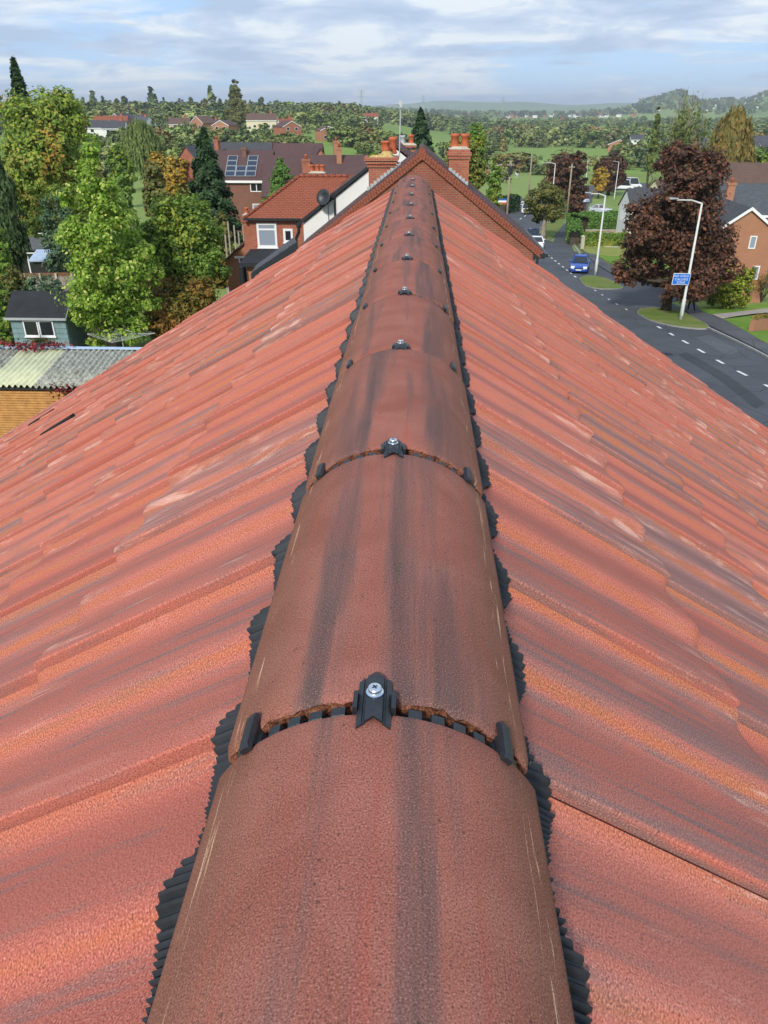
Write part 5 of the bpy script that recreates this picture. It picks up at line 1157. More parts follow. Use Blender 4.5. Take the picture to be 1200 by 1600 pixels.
# ---- generic house standing at (x, y): local x to the right, y away from us
def gable_house(name, label, loc, rz, W, Dp, eave, ridge, along, wall, roof, wins=(), chims=(), group=None, cat='house', verge=None, over=.25, porch=None):
    t = thing(name, label, cat, loc, rz, group); m = MB()
    if along == 'x': m.prism([(-W / 2, 0, -1.5), (-W / 2, Dp, -1.5), (-W / 2, Dp, eave - .02), (-W / 2, Dp / 2, ridge - .12), (-W / 2, 0, eave - .02)][::-1], (W, 0, 0))
    else: m.prism([(-W / 2, 0, -1.5), (W / 2, 0, -1.5), (W / 2, 0, eave - .02), (0, 0, ridge - .12), (-W / 2, 0, eave - .02)], (0, Dp, 0))
    m.build('wall', M[wall], t); m = MB(); sl = (ridge - eave) / ((Dp if along == 'x' else W) / 2)
    if along == 'x':
        e = over; ze = eave - e * sl
        for a, b, c, d in (((-W / 2 - .15, -e, ze), (W / 2 + .15, -e, ze), (W / 2 + .15, Dp / 2, ridge), (-W / 2 - .15, Dp / 2, ridge)), ((W / 2 + .15, Dp + e, ze), (-W / 2 - .15, Dp + e, ze), (-W / 2 - .15, Dp / 2, ridge), (W / 2 + .15, Dp / 2, ridge))): slab(m, a, b, c, d, .1)
    else:
        e = over; ze = eave - e * sl
        for a, b, c, d in (((-W / 2 - e, Dp, ze), (-W / 2 - e, -.15, ze), (0, -.15, ridge), (0, Dp, ridge)), ((W / 2 + e, -.15, ze), (W / 2 + e, Dp, ze), (0, Dp, ridge), (0, -.15, ridge))): slab(m, a, b, c, d, .1)
    r = m.build('roof', M[roof], t)
    if verge:
        m = MB()
        if along == 'y':
            for s in (-1, 1): m.prism([(0, -.2, ridge + .02), (0, -.2, ridge - .22), (s * (W / 2 + e), -.2, ze - .2), (s * (W / 2 + e), -.2, ze + .04)], (0, .045, 0))
        else: m.box(-W / 2 - .15, W / 2 + .15, -over - .06, -over, ze - .2, ze + .02)
        m.build('barge_board' if along == 'y' else 'fascia', M[verge], t)
    for (face, u, z, w_, h_, bars, gl) in wins:
        o, d = {'f': ((-W / 2 + u, 0, z), (1, 0, 0)), 'l': ((-W / 2, Dp - u, z), (0, -1, 0)), 'r': ((W / 2, u, z), (0, 1, 0))}[face]
        o = Vector(o); d = Vector(d); n = Vector((d.y, -d.x, 0)); up = Vector((0, 0, 1)); fr = .08; m = MB()
        def bar(x0, x1, z0, z1, dd=.05): m.obox(o + d * (x0 + x1) / 2 + up * (z0 + z1) / 2 + n * dd / 2, d * (x1 - x0) / 2, n * dd / 2, up * (z1 - z0) / 2)
        bar(0, fr, 0, h_); bar(w_ - fr, w_, 0, h_); bar(fr, w_ - fr, 0, fr); bar(fr, w_ - fr, h_ - fr, h_)
        for i in range(1, bars + 1): bar(w_ * i / (bars + 1) - fr / 2, w_ * i / (bars + 1) + fr / 2, fr, h_ - fr, .045)
        f = m.build('window', M['white'], t); m = MB(); m.obox(o + d * w_ / 2 + up * h_ / 2 + n * .012, d * (w_ / 2 - fr), n * .01, up * (h_ / 2 - fr)); m.build('pane', M[gl], f)
    for (x, y, w_, d_, z1, npots, bm) in chims:
        m = MB(); m.box(x - w_ / 2, x + w_ / 2, y - d_ / 2, y + d_ / 2, eave, z1); m.box(x - w_ / 2 - .06, x + w_ / 2 + .06, y - d_ / 2 - .06, y + d_ / 2 + .06, z1 - .18, z1 + .02); c = m.build('chimney', M[bm], r)
        for k in range(npots): m = MB(); m.lathe([(.14, 0), (.12, .3), (.15, .34), (.13, .42), (.09, .42)], (x + (k - (npots - 1) / 2) * .36, y, z1 + .02), 10); c2 = m.build('chimney_pot', M['terracotta'], t, True)
    return t
def at_px(px, D, dz=0.0): p = gd(px, D); p.z += dz; return p
# house with solar panels
S_ = gable_house('solar_panel_house', 'brick house with solar panels on its roof around the chimney', Vector((-18.4, 84, gz(-18, 84) - .2)), R_(0), 6.4, 6.8, 5.6, 8.1, 'x', 'brick_brown', 'plaintile',
     [('f', 4.45, 4.35, 1.3, .85, 1, 'glass'), ('f', 4.55, 2.3, 1.3, .9, 1, 'glass_pale')], [(.35, 2.75, .42, .42, 8.35, 0, 'brick_brown')], verge='white')
slp = (8.1 - 5.6) / 3.4; ang = math.atan(slp)
def pv(col, row):
    o = Vector((-1.35 + col * 1.07, .05 + row * .62, 0)); z = 5.6 + o.y * slp + .10; m = MB()
    c = Vector((o.x + .52, o.y + .3, z + .3 * slp)); ay = Vector((0, math.cos(ang), math.sin(ang))); az_ = Vector((0, -math.sin(ang), math.cos(ang)))
    m.obox(c, (.52, 0, 0), ay * .36, az_ * .025); f = m.build('solar_panel', M['steel'], S_); m = MB(); m.obox(c + az_ * .014, (.475, 0, 0), ay * .32, az_ * .014); m.build('solar_cell', M['pv'], f)
for r_i in range(4):
    for c_i in range(3):
        if r_i < 2 or c_i != 1: pv(c_i, r_i + .15)
hb(S_, lambda m: (m.tube([Vector((-15.5, 83.9, 5.5 + S_.location.z)), Vector((-15.5, 83.9, S_.location.z))], .05, 6)), 'downpipe', M['black'])
# long terrace behind it, and the terrace roofs in front of the fields
gable_house('long_terrace', 'long terrace with a roof half grey and half purple behind the house with solar panels', Vector((-24.2, 107, gz(-22, 107))), 0, 9.6, 8.5, 5.0, 8.35, 'x', 'brick_red', 'greytile', [('f', 6.5, 3.2, 1.2, 1, 1, 'glass')], verge='white')
gable_house('purple_roofed_terrace', 'right half of the long terrace with a purple brown roof and white parting strip', Vector((-16.0, 107.2, gz(-18, 107))), 0, 6.6, 8.3, 4.9, 8.25, 'x', 'brick_orange', 'plaintile', [('f', .6, 3.2, 1.2, 1, 1, 'glass')], verge='white')
gable_house('orange_gable_house', 'house with an orange brick gable at the end of the long terrace', Vector((-12.1, 104, gz(-13, 104))), R_(12), 4.8, 12, 4.8, 7.9, 'y', 'brick_orange', 'plaintile', [], [(2.2, 1.5, .7, .7, 8.6, 1, 'brick_orange')])
gable_house('low_gable_house', 'brick house with a red gable half hidden behind the dark fir', Vector((-29.0, 104, gz(-29, 104))), R_(-18), 6, 10, 4.9, 8.2, 'y', 'brick_red', 'greytile', [], [(1.5, 5, .6, .6, 8.7, 1, 'brick_red')])
gable_house('purple_roofed_house', 'house with a wide purple brown roof behind the red hipped wing', Vector((-8.6, 80, gz(-8, 80))), R_(4), 13, 10.5, 4.2, 7.5, 'x', 'brick_red', 'plaintile', [], [(1.0, 4.3, .5, .5, 8.2, 1, 'brick_orange'), (-2.3, 3.2, .8, .8, 7.2, 1, 'brick_red')])
gable_house('red_gabled_house', 'small red tiled gable roof just left of the white rendered gable', Vector((-5.6, 57, gz(-6, 57))), R_(-28), 4.6, 5, 4.4, 6.6, 'y', 'brick_red', 'redtile', [])
# ---- right hand side
GR = gz(26, 62); RH = gable_house('brick_gable_house', 'brick gable with white barge boards and two narrow windows at the right edge', Vector((25.25, 62, GR)), R_(-2), 4.4, 10, 5.45, 7.05, 'y', 'brick_orange', 'greytile',
     [('f', 2.55, 4.05, .52, .95, 0, 'glass_pale'), ('f', 3.25, 1.75, .52, 1.05, 0, 'glass_pale')], verge='white')
gable_house('grey_roofed_house', 'dark brick house with a grey slate roof behind the white barge boards', Vector((33.2, 78, gz(33, 78))), R_(-6), 7, 9, 5.7, 8.0, 'x', 'brick_brown', 'slate', [('f', 3.4, 4.3, 1.1, .95, 1, 'glass'), ('l', 5, 3.8, .8, .8, 0, 'glass')], [(-3.1, 2, .7, .6, 8.2, 1, 'brick_orange')], verge='white')
gable_house('brown_roofed_house', 'house with a plain brown roof behind the grey slate one at the right edge', Vector((40.5, 96, gz(40, 96))), R_(-6), 9, 9, 6.6, 9.6, 'x', 'brick_brown', 'browntile', [], verge='white')
CH = gable_house('cream_house', 'cream house with a white gable and a grey roof half hidden by the copper tree', Vector((30.3, 100, gz(30, 100))), R_(3), 8.0, 5.2, 4.6, 6.6, 'x', 'cream', 'greytile', [('f', 1.9, 2.6, 1.0, 1.1, 0, 'glass')] + [('l', 1.0 + .8 * k, 2.7, .45, 1.3, 0, 'glass') for k in range(4)])
m = MB(); m.prism([(-4.03, .02, -.5), (-4.03, 5.18, -.5), (-4.03, 5.18, 4.55), (-4.03, 2.6, 6.45), (-4.03, .02, 4.55)][::-1], (.025, 0, 0)); m.build('white_gable', M['render'], CH)
gable_house('brown_tiled_bungalow', 'low house with a rust brown roof behind the cream house', Vector((42.5, 132, gz(42, 132))), R_(10), 6, 8, 3.6, 6.2, 'x', 'cream', 'browntile', [])

# ---- distant houses, each with walls, roof, windows
def wins_far(W, st=2, gl='glass'): return [('f', W * k - .6, 1.0 + 2.6 * f_, 1.3, 1.1, 0, gl) for f_ in range(st) for k in (.27, .73)]
spec = [  # px, D, W, depth, eave, ridge, along, rz, wall, roof, label
 (150, 330, 11, 8, 5.2, 7.6, 'x', 10, 'render', 'greytile', 'white house with a dark roof beside the big yellow green tree'),
 (172, 322, 8, 8, 5.2, 7.6, 'x', 6, 'render', 'greytile', 'white house with a dark roof behind the small dark fir'),
 (168, 352, 13, 8, 5.6, 8.6, 'x', 4, 'brick_red', 'redtile', 'house with a bright red roof above the white houses'),
 (178, 360, 7, 9, 6.4, 9.4, 'y', -25, 'brick_red', 'greytile', 'gabled house with white barge boards beside the bright red roof'),
 (187, 300, 7.5, 10, 4.0, 6.0, 'y', -14, 'cream', 'greytile', 'low buff gabled house left of the weeping willow'),
 (168, 262, 11, 8, 1.9, 3.4, 'x', 4, 'brick_brown', 'greytile', 'long low dark grey roof behind the lime green tree'),
 (210, 370, 8, 8, 5.4, 8.0, 'x', -20, 'render', 'slate', 'house with a bluish solar roof above the willow'),
 (204, 420, 9, 8, 5.0, 7.8, 'x', -12, 'render', 'greytile', 'pale house with a white chimney below the wooded skyline'),
 (278, 385, 9, 8, 4.8, 7.2, 'x', 14, 'cream', 'browntile', 'cream house among bushes left of the orange brick houses'),
 (305, 372, 7, 9, 5.6, 8.2, 'y', -28, 'brick_orange', 'browntile', 'orange brick house with a white edged gable'),
 (322, 380, 7, 8, 4.6, 6.6, 'x', -20, 'render', 'greytile', 'small white house between two orange brick houses'),
 (342, 352, 7.5, 8, 5.2, 7.0, 'y', -16, 'brick_orange', 'plaintile', 'plain orange brick gable left of the wide olive tree'),
 (407, 372, 13, 9, 6.6, 9.2, 'x', 3, 'cream', 'browntile', 'long cream and brick block of flats with a brown roof'),
 (455, 340, 8, 9, 5.0, 7.0, 'y', 34, 'brick_red', 'plaintile', 'dark red brick house with a pointed gable beside the bushes'),
 (448, 356, 6, 8, 5.2, 7.4, 'x', 20, 'render', 'redtile', 'house with an orange roof just behind the dark red gable'),
 (513, 335, 7, 7, 4.0, 5.4, 'y', 26, 'brick_orange', 'browntile', 'plain orange brick building beside the green field'),
 (505, 560, 10, 8, 4.6, 7.0, 'x', 8, 'render', 'greytile', 'small white house at the foot of the far trees'),
 (568, 640, 22, 10, 5.5, 8.0, 'x', 4, 'render', 'redtile', 'long pink and white building at the edge of the far field'),
 (975, 480, 12, 9, 3.6, 6.0, 'y', -12, 'brick_orange', 'browntile', 'orange brick bungalow gable among the trees in the valley'),
 (958, 560, 12, 9, 5, 7.8, 'x', -8, 'brick_red', 'browntile', 'red brick houses behind the orange brick bungalow'),
 (984, 545, 9, 9, 5, 7.6, 'x', 10, 'render', 'greytile', 'white house with grey roof right of the red brick houses'),
 (1004, 530, 8, 9, 5, 7.6, 'x', -5, 'render', 'greytile', 'white house nearest the slim poplar in the valley'),
]
for px, D, W, dp, ev, rg, al, rz, wm, rm, lab in spec:
    gable_house('distant_house', lab, at_px(px, D), R_(rz), W, dp, ev, rg, al, wm, rm, wins_far(W, 2 if ev > 4.4 else 1) if al == 'x' or W > 6.5 else [], [(W * .3, dp / 2, .9, .7, rg + .9, 0, wm if wm.startswith('brick') else 'brick_red')] if al == 'x' else [], verge='white', group='distant houses')
# estate rows at the right edge and on the far hill: alike white houses in rows
proto = gable_house('estate_house', 'white and brick house in the rows of the distant estate on the right', at_px(1130, 420), R_(6), 8.5, 8, 5.0, 7.6, 'x', 'render', 'greytile', wins_far(8.5), [], group='houses of the distant estate')
proto2 = gable_house('estate_house', 'brick house in the rows of the distant estate on the right', at_px(1150, 470), R_(-4), 8.5, 8, 5.0, 7.6, 'x', 'brick_orange', 'greytile', wins_far(8.5), [], group='brick houses of the distant estate')
rs = np.random.default_rng(91)
for row in range(7):
    for k in range(9):
        D = 400 + row * 62 + rs.uniform(-10, 10); px = 1108 + k * 13.5 - row * 3 + rs.uniform(-4, 4); p = proto if rs.uniform() < .72 else proto2
        dup(p, at_px(px, D), R_(rs.uniform(-25, 25)))
far_p = gable_house('hillside_house', 'tiny pale house on the far hillside', at_px(900, 2400), 0, 11, 9, 6, 9.5, 'x', 'render', 'greytile', [], [], group='tiny houses on the far hillside')
far_q = gable_house('hillside_house', 'tiny brick house on the far hillside', at_px(940, 2450), .3, 10, 9, 6, 9.5, 'x', 'brick_orange', 'browntile', [], [], group='tiny brick houses on the far hillside')
for k in range(76):
    px = rs.uniform(780, 1230); D = rs.uniform(2100, 2900) if px < 1000 else rs.uniform(2300, 3300); dup(far_p if k % 3 else far_q, at_px(px, D), R_(rs.uniform(-60, 60)), scale=rs.uniform(.6, 1.15))
# ================================================================== left gardens: sheds, fence, washing line
M['shed'] = simple('blue_green_shed_paint', (0.175, 0.265, 0.27), 0.75, 0.12, 4, 0.25, 0, .3)
M['slat'] = simple('orange_stained_timber', (0.52, 0.255, 0.085), 0.7, 0.15, 6, .25, 0, .3)
M['oldwood'] = simple('weathered_grey_timber', (0.33, 0.28, 0.235), 0.9, 0.2, 5, .1, 0, .4)
M['darkwood'] = simple('black_stained_timber', (0.028, 0.026, 0.028), 0.8, 0.2, 5)
M['redwood'] = simple('dark_red_timber', (0.07, 0.018, 0.016), 0.8, 0.2, 5)
M['browned'] = simple('brown_timber_rail', (0.19, 0.10, 0.05), 0.85, 0.2, 5)
M['felt_grey'] = simple('grey_roofing_felt', (0.12, 0.125, 0.13), 0.9, 0.15, 3)
M['blue'] = simple('blue_plastic', (0.02, 0.12, 0.46), 0.5, 0.1, 5)
M['paleblue'] = simple('pale_blue_metal_flashing', (0.42, 0.52, 0.68), 0.5, 0.08, 3)
def lichen_sheet():
    m, nt, b = new_mat('lichened_cement_sheet'); t = nd(nt, 'ShaderNodeTexCoord').outputs['Object']; n1 = noise(nt, t, 9.0, 6, 0.75, .6); n2 = noise(nt, t, 1.6, 4, .6)
    col = ramp(nt, n1, [(0.36, (0.16, 0.16, 0.14)), (0.47, (0.30, 0.30, 0.25)), (0.56, (0.44, 0.44, 0.37)), (0.7, (0.56, 0.55, 0.49))]); col = mixc(nt, rng(nt, n2, .5, .7, 0, .4), col, (0.16, 0.17, 0.10)); setc(nt, b, col, 0.95, n1, .4, .01, .1); return m
M['lichen_sheet'] = lichen_sheet(); M['plastic_sheet'] = simple('yellowed_plastic_sheet', (0.56, 0.57, 0.38), 0.6, 0.12, 3)
S = thing('garden_shed', 'blue green garden shed with a dark felt roof and two white framed windows', 'shed', (-15.75, 31.1, gz(-15.75, 31.1)))
sz = S.location.z; x0, x1, ze, zr = -16.92, -14.58, -7.52, -6.80
hb(S, lambda m: m.prism([(x1, 31.1, sz - .2), (x1, 33.0, sz - .2), (x1, 33.0, ze), (x1, 32.05, zr), (x1, 31.1, ze)][::-1], (x0 - x1, 0, 0)), 'wall', M['shed'])
for i in range(8):
    z = sz + .03 + i * .215; m = HB(S); m.add([(x0, 31.06, z), (x1, 31.06, z), (x1, 31.085, z + .21), (x0, 31.085, z + .21), (x0, 31.1, z), (x1, 31.1, z), (x1, 31.1, z + .21), (x0, 31.1, z + .21)], [(0, 1, 2, 3), (4, 5, 1, 0), (3, 2, 6, 7), (0, 3, 7, 4), (1, 5, 6, 2)]); m.build('board', M['shed'])
for i in range(10):
    y = 31.12 + i * .187; zt_ = ze + (zr - ze) * (1 - abs(y + .09 - 32.05) / .95) - .03; m = HB(S); m.box(x1 + .002, x1 + .022, y, y + .18, sz, zt_); m.build('board', M['shed'])
m = HB(S); slab(m, (x0 - .15, 30.93, ze - .12), (x1 + .1, 30.93, ze - .12), (x1 + .1, 32.05, zr + .05), (x0 - .15, 32.05, zr + .05), .03); slab(m, (x1 + .1, 33.17, ze - .12), (x0 - .15, 33.17, ze - .12), (x0 - .15, 32.05, zr + .05), (x1 + .1, 32.05, zr + .05), .03); m.build('roof', M['felt_roof'])
hb(S, lambda m: (m.box(x0 - .16, x1 + .11, 30.90, 30.925, ze - .20, ze - .10), m.prism([(x1 + .11, 30.92, ze - .2), (x1 + .11, 32.05, zr - .06), (x1 + .11, 33.18, ze - .2), (x1 + .11, 33.18, ze - .11), (x1 + .11, 32.05, zr + .04), (x1 + .11, 30.92, ze - .11)], (.02, 0, 0))), 'barge_board', M['steel'])
for k in range(2): window(S, (-16.38 + k * .66, 31.06, -8.42), (1, 0, 0), .63, .66, 0, 'glass', 0, False, .05)
hb(S, lambda m: (m.box(x1 + .022, x1 + .04, 31.7, 32.35, sz + .1, sz + 1.75),), 'door', M['shed']); hb(S, lambda m: m.box(x1 + .04, x1 + .05, 32.26, 32.3, sz + .9, sz + 1.02), 'handle', M['black'])
K = thing('hanging_planter', 'trough planter with plants hanging below the shed windows', 'planter', (-15.75, 30.95, -8.75))
hb(K, lambda m: m.add([(-16.1, 31.04, -8.62), (-15.4, 31.04, -8.62), (-15.4, 30.8, -8.62), (-16.1, 30.8, -8.62), (-15.95, 31.04, -8.84), (-15.55, 31.04, -8.84), (-15.55, 30.9, -8.84), (-15.95, 30.9, -8.84)], [(0, 1, 2, 3)[::-1], (4, 5, 6, 7), (3, 2, 6, 7), (0, 3, 7, 4), (2, 1, 5, 6), (1, 0, 4, 5)]), 'trough', M['shed'])
P = np.random.default_rng(5).normal(0, 1, (260, 3)) * np.array([.22, .07, .05]) + np.array([0, -.03, .17]); V, F = leaf_quads(P, np.random.default_rng(6).normal(size=P.shape), .06, np.random.default_rng(7)); np_mesh('plants', V, F, L['olive'], K)
# long timber outbuilding with corrugated sheets
W_ = thing('timber_outbuilding', 'outbuilding with orange slatted timber walls under corrugated roof sheets', 'shed', (-9.5, 20.2, gz(-9.5, 20.2)))
wz = W_.location.z; Yw, ye, zlo, zhi = 20.2, 22.6, -6.86, -6.50
hb(W_, lambda m: m.box(-14.5, -5.6, Yw, ye, wz - .2, zlo - .12), 'wall', M['browned'])
for i in range(26):
    z = wz + .02 + i * .075
    if z < zlo - .2: m = HB(W_); m.box(-14.5, -5.6, Yw - .03, Yw - .002, z, z + .060); m.build('slat', M['slat'])
hb(W_, lambda m: m.box(-14.6, -5.5, Yw - .13, Yw - .06, zlo - .12, zlo - .035), 'fascia', M['darkwood'])
def sheet(xa, xb, mat, lift):
    n = int((xb - xa) / .0146) + 1; xs = np.linspace(xa, xb, n); V, F = [], []
    for y, z in ((Yw - .2, zlo), ((Yw + ye) / 2, (zlo + zhi) / 2), (ye, zhi)):
        for x in xs: V.append((x, y, z + lift + .042 * math.sin(6.28319 * x / .17)))
    V += [(p[0], p[1], p[2] - .008) for p in V[:]]; N3 = 3 * n
    for j in range(2):
        for i in range(n - 1): F += [(j * n + i, j * n + i + 1, (j + 1) * n + i + 1, (j + 1) * n + i), (N3 + j * n + i, N3 + (j + 1) * n + i, N3 + (j + 1) * n + i + 1, N3 + j * n + i + 1)]
    F += [(i + 1, i, N3 + i, N3 + i + 1) for i in range(n - 1)]; m = HB(W_); m.add(V, F); return m.build('corrugated_sheet', mat, None, True)
xs_ = [-14.5, -13.3, -12.1, -10.9]
sheet(-14.6, -12.05, M['lichen_sheet'], 0); o = sheet(-12.1, -10.72, M['plastic_sheet'], .02); o['label'] = 'yellowed translucent roof sheet'
for k in range(5): sheet(-10.75 + k * 1.02, -10.75 + k * 1.02 + 1.06, M['lichen_sheet'], .0 + .012 * (k % 2))
hb(W_, lambda m: (m.box(-14.6, -5.5, ye - .14, ye + .03, zhi + .022, zhi + .05), m.box(-14.6, -5.5, ye + .03, ye + .05, zhi - .2, zhi + .05)), 'ridge_flashing', M['paleblue'])
# black low roof and dark bits at its foot
Z_ = thing('black_box', 'black storage box at the foot of the orange slatted wall', 'box', (-10.6, 18.9, gz(-10.6, 18.9))); hb(Z_, lambda m: m.box(-11.2, -10.1, 18.6, 19.3, Z_.location.z, Z_.location.z + .55), 'body', M['black']); hb(Z_, lambda m: m.prism([(-11.25, 18.55, Z_.location.z + .56), (-11.25, 19.35, Z_.location.z + .56), (-11.25, 19.35, Z_.location.z + .68), (-11.25, 18.55, Z_.location.z + .62)], (1.2, 0, 0)), 'lid', M['black'])
def creeper(name, label, pts, r, n, seed):
    rs = np.random.default_rng(seed); c = Vector(pts[0]); t = thing(name, label, 'climber', c); P = []
    for k in range(n): p = pts[rs.integers(0, len(pts))]; P.append(np.array(p) - np.array(c) + rs.normal(0, r, 3) * np.array([1.6, .6, .35]))
    P = np.array(P); V, F = leaf_quads(P, rs.normal(size=P.shape) + np.array([0, -.3, .8]), .075, rs); np_mesh('leaves', V, F, L['ivyred'], t)
    m = MB(); m.tube([Vector(p) - c for p in pts], .012, 4); m.build('stem', M['bark'], t)
creeper('red_creeper', 'red leaved creeper spreading over the top of the corrugated roof', [(-12.9, 22.4, -6.30), (-12.1, 22.3, -6.33), (-11.5, 22.2, -6.37), (-11.0, 22.4, -6.34)], .14, 300, 12)
creeper('red_creeper', 'dark red creeper hanging on the orange slatted wall below the roof edge', [(-9.9, 20.1, -6.9), (-9.5, 20.08, -7.1), (-9.2, 20.05, -6.95), (-9.7, 20.08, -7.4)], .15, 330, 13)
# rotary washing line
b = gd(190, 33.6, 525); RW = thing('rotary_washing_line', 'open rotary washing line on the grass beside the blue green shed', 'washing line', b)
hz_ = zat(190, 522, 33.6); hb(RW, lambda m: m.tube([b, (b.x, b.y, hz_ + .25)], .022, 8), 'pole', M['steel'])
tips = [Vector((b.x + 1.42 * math.cos(a), b.y + 1.42 * math.sin(a), hz_ + .02)) for a in (.08, 1.65, 3.22, 4.79)]
for tp in tips: hb(RW, lambda m: (m.tube([(b.x, b.y, hz_ - .0), tp], .014, 5), m.tube([(b.x, b.y, hz_ + .22), Vector((b.x, b.y, hz_)).lerp(tp, .55)], .008, 4)), 'arm', M['steel'])
def _ln(m):
    for k in (.45, .6, .75, .9, 1.0):
        q = [Vector((b.x, b.y, hz_)).lerp(t_, k) for t_ in tips]
        for i in range(4): m.tube([q[i], q[(i + 1) % 4]], .004, 3)
hb(RW, _ln, 'line', M['white'])
# weathered fence with pale posts
fa, fb = gd(-12, 51, 425), gd(112, 49, 425); fd = (fb - fa); fn = int(fd.length / .155); FE = thing('board_fence', 'weathered vertical board fence with pale concrete posts and a brown top rail', 'fence', fa)
for i in range(fn): p = fa + fd * ((i + .5) / fn); m = HB(FE); u = fd.normalized(); m.obox((p.x, p.y, p.z + .85), u * .072, (-u.y * .012, u.x * .012, 0), (0, 0, .80 + random.uniform(-.02, .02))); m.build('board', M['oldwood'])
for i in range(6): p = fa + fd * (i / 5); m = HB(FE); m.box(p.x - .06, p.x + .06, p.y - .12, p.y - .02, p.z, p.z + 1.85); m.build('post', M['mortar'])
hb(FE, lambda m: m.beam(fa + Vector((0, .05, 1.72)), fb + Vector((0, .05, 1.72)), .05, .28), 'top_rail', M['browned'])
def small_shed(name, label, px, D, py, W, Dp, h, rz, wm, rm, win=True, cat='shed'):
    t = thing(name, label, cat, gd(px, D, py), R_(rz)); m = MB(); m.prism([(-W / 2, 0, -.3), (-W / 2, Dp, -.3), (-W / 2, Dp, h + .35), (-W / 2, 0, h)][::-1], (W, 0, 0)); m.build('wall', M[wm], t)
    m = MB(); slab(m, (-W / 2 - .2, -.25, h - .02), (W / 2 + .2, -.25, h - .02), (W / 2 + .2, Dp + .2, h + .42), (-W / 2 - .2, Dp + .2, h + .42), .08); m.build('roof', M[rm], t)
    if win:
        m = MB(); m.box(W * .12, W * .12 + .75, -.05, -.003, .3, h - .25); f = m.build('door_frame', M['white'], t); m = MB(); m.box(W * .12 + .09, W * .12 + .66, -.065, -.052, .4, h - .34); m.build('pane', M['glass'], f)
small_shed('dark_summerhouse', 'dark timber summerhouse with a grey felt roof beyond the board fence', 30, 62, 390, 3.6, 3.0, 2.1, 8, 'darkwood', 'felt_grey')
small_shed('navy_shed', 'small navy shed with a white top beside the dark summerhouse', 66, 58, 395, 1.5, 1.4, 1.7, 5, 'darkwood', 'paleblue', False)
small_shed('red_summerhouse', 'dark red summerhouse with a pale grey flat roof and white door between the conifers', 48, 74, 345, 2.8, 3.0, 2.3, 12, 'redwood', 'felt_grey')
bt = gp(93, 436); BT = thing('blue_tub', 'blue plastic tub on the ground near the board fence', 'tub', gd(93, 47, 432)); m = MB(); m.lathe([(.22, 0), (.32, .42), (.34, .44), (.31, .44), (.21, .05)], (0, 0, 0), 14); m.build('tub', M['blue'], BT, True)
patch('garden_soil', G((-60, 600), (40, 470), (120, 455), (210, 520), (160, 560), (60, 600)), 0.03, M['soil'])
patch('patio', [tuple(gd(352, 58, 400)[:2]), tuple(gd(400, 58, 400)[:2]), tuple(gd(402, 50, 400)[:2]), tuple(gd(352, 49, 400)[:2])], 0.05, M['slab'])
# lath posts in the garden below the solar panel house
for k, (px, D, hh) in enumerate(((352, 60, 3.0), (358, 61, 3.4), (367, 60, 3.2), (373, 62, 2.6), (381, 59, 3.3), (391, 60, 2.4))):
    b = gd(px, D, 370); t = thing('garden_post', 'bare wooden garden post standing below the solar panel house', 'post', b, 0, 'garden posts below the solar panel house'); m = MB(); m.box(-.05, .05, -.05, .05, 0, hh); m.build('shaft', M['oldwood'], t); m = MB(); m.prism([(-.07, -.07, hh), (.07, -.07, hh), (0, -.07, hh + .07)], (0, .14, 0)); m.build('cap', M['oldwood'], t)

# ================================================================== street furniture
M['lamp'] = simple('pale_grey_lamp_paint', (0.58, 0.59, 0.56), 0.55, 0.08, 3); M['pole'] = simple('creosoted_pole', (0.30, 0.25, 0.17), 0.9, 0.2, 4)
def lamp_post(label, b, top_z, arm_end, door=True, r=.085, mat='lamp'):
    t = thing('street_lamp', label, 'street lamp', b, 0, 'street lamps along the road'); top = Vector((b.x, b.y, top_z)); e = Vector(arm_end)
    hb(t, lambda m: (m.tube([b, b + Vector((0, 0, 1.45)), b + Vector((0, 0, 1.5)), top], [r * 1.25, r * 1.2, r * .85, r * .6], 10)), 'column', M[mat], None, True)
    hb(t, lambda m: m.tube([top - Vector((0, 0, .12)), top, top.lerp(e, .35) + Vector((0, 0, .10)), e - (e - top).normalized() * .4], [r * .6, r * .55, r * .45, r * .4], 8), 'arm', M[mat], None, True)
    d = (e - top); d.z = 0; d.normalize(); n = Vector((-d.y, d.x, 0))
    hb(t, lambda m: m.add([e - d * .45 + n * .06, e - d * .45 - n * .06, e + d * .12 - n * .10, e + d * .12 + n * .10, e - d * .45 + n * .06 + Vector((0, 0, .07)), e - d * .45 - n * .06 + Vector((0, 0, .07)), e + d * .12 - n * .09 + Vector((0, 0, .10)), e + d * .12 + n * .09 + Vector((0, 0, .10))], [(0, 3, 2, 1), (4, 5, 6, 7), (0, 1, 5, 4), (1, 2, 6, 5), (2, 3, 7, 6), (3, 0, 4, 7)]), 'lantern', M['steel'])
    if door: hb(t, lambda m: m.box(b.x - .05, b.x + .05, b.y - r * 1.28, b.y - r * 1.1, b.z + .4, b.z + .95), 'access_door', M[mat])
    return t
b1 = gp(1063, 502); D1 = math.hypot(b1.x, b1.y); zt1 = zat(1098, 318, D1); e1_ = at_y(1051, 313, b1.y - 1.2)
LP1 = lamp_post('tall pale lamp post carrying the blue sign in front of the copper tree', b1, zt1, (b1.x - 2.05, b1.y - .4, zt1 + .28), r=.10)
b2 = gp(930, 431); D2 = math.hypot(b2.x, b2.y); zt2 = zat(946, 306, D2); lamp_post('tall pale lamp post standing just right of the blue hatchback', b2, zt2, (b2.x - 1.8, b2.y - .3, zt2 + .25), r=.11)
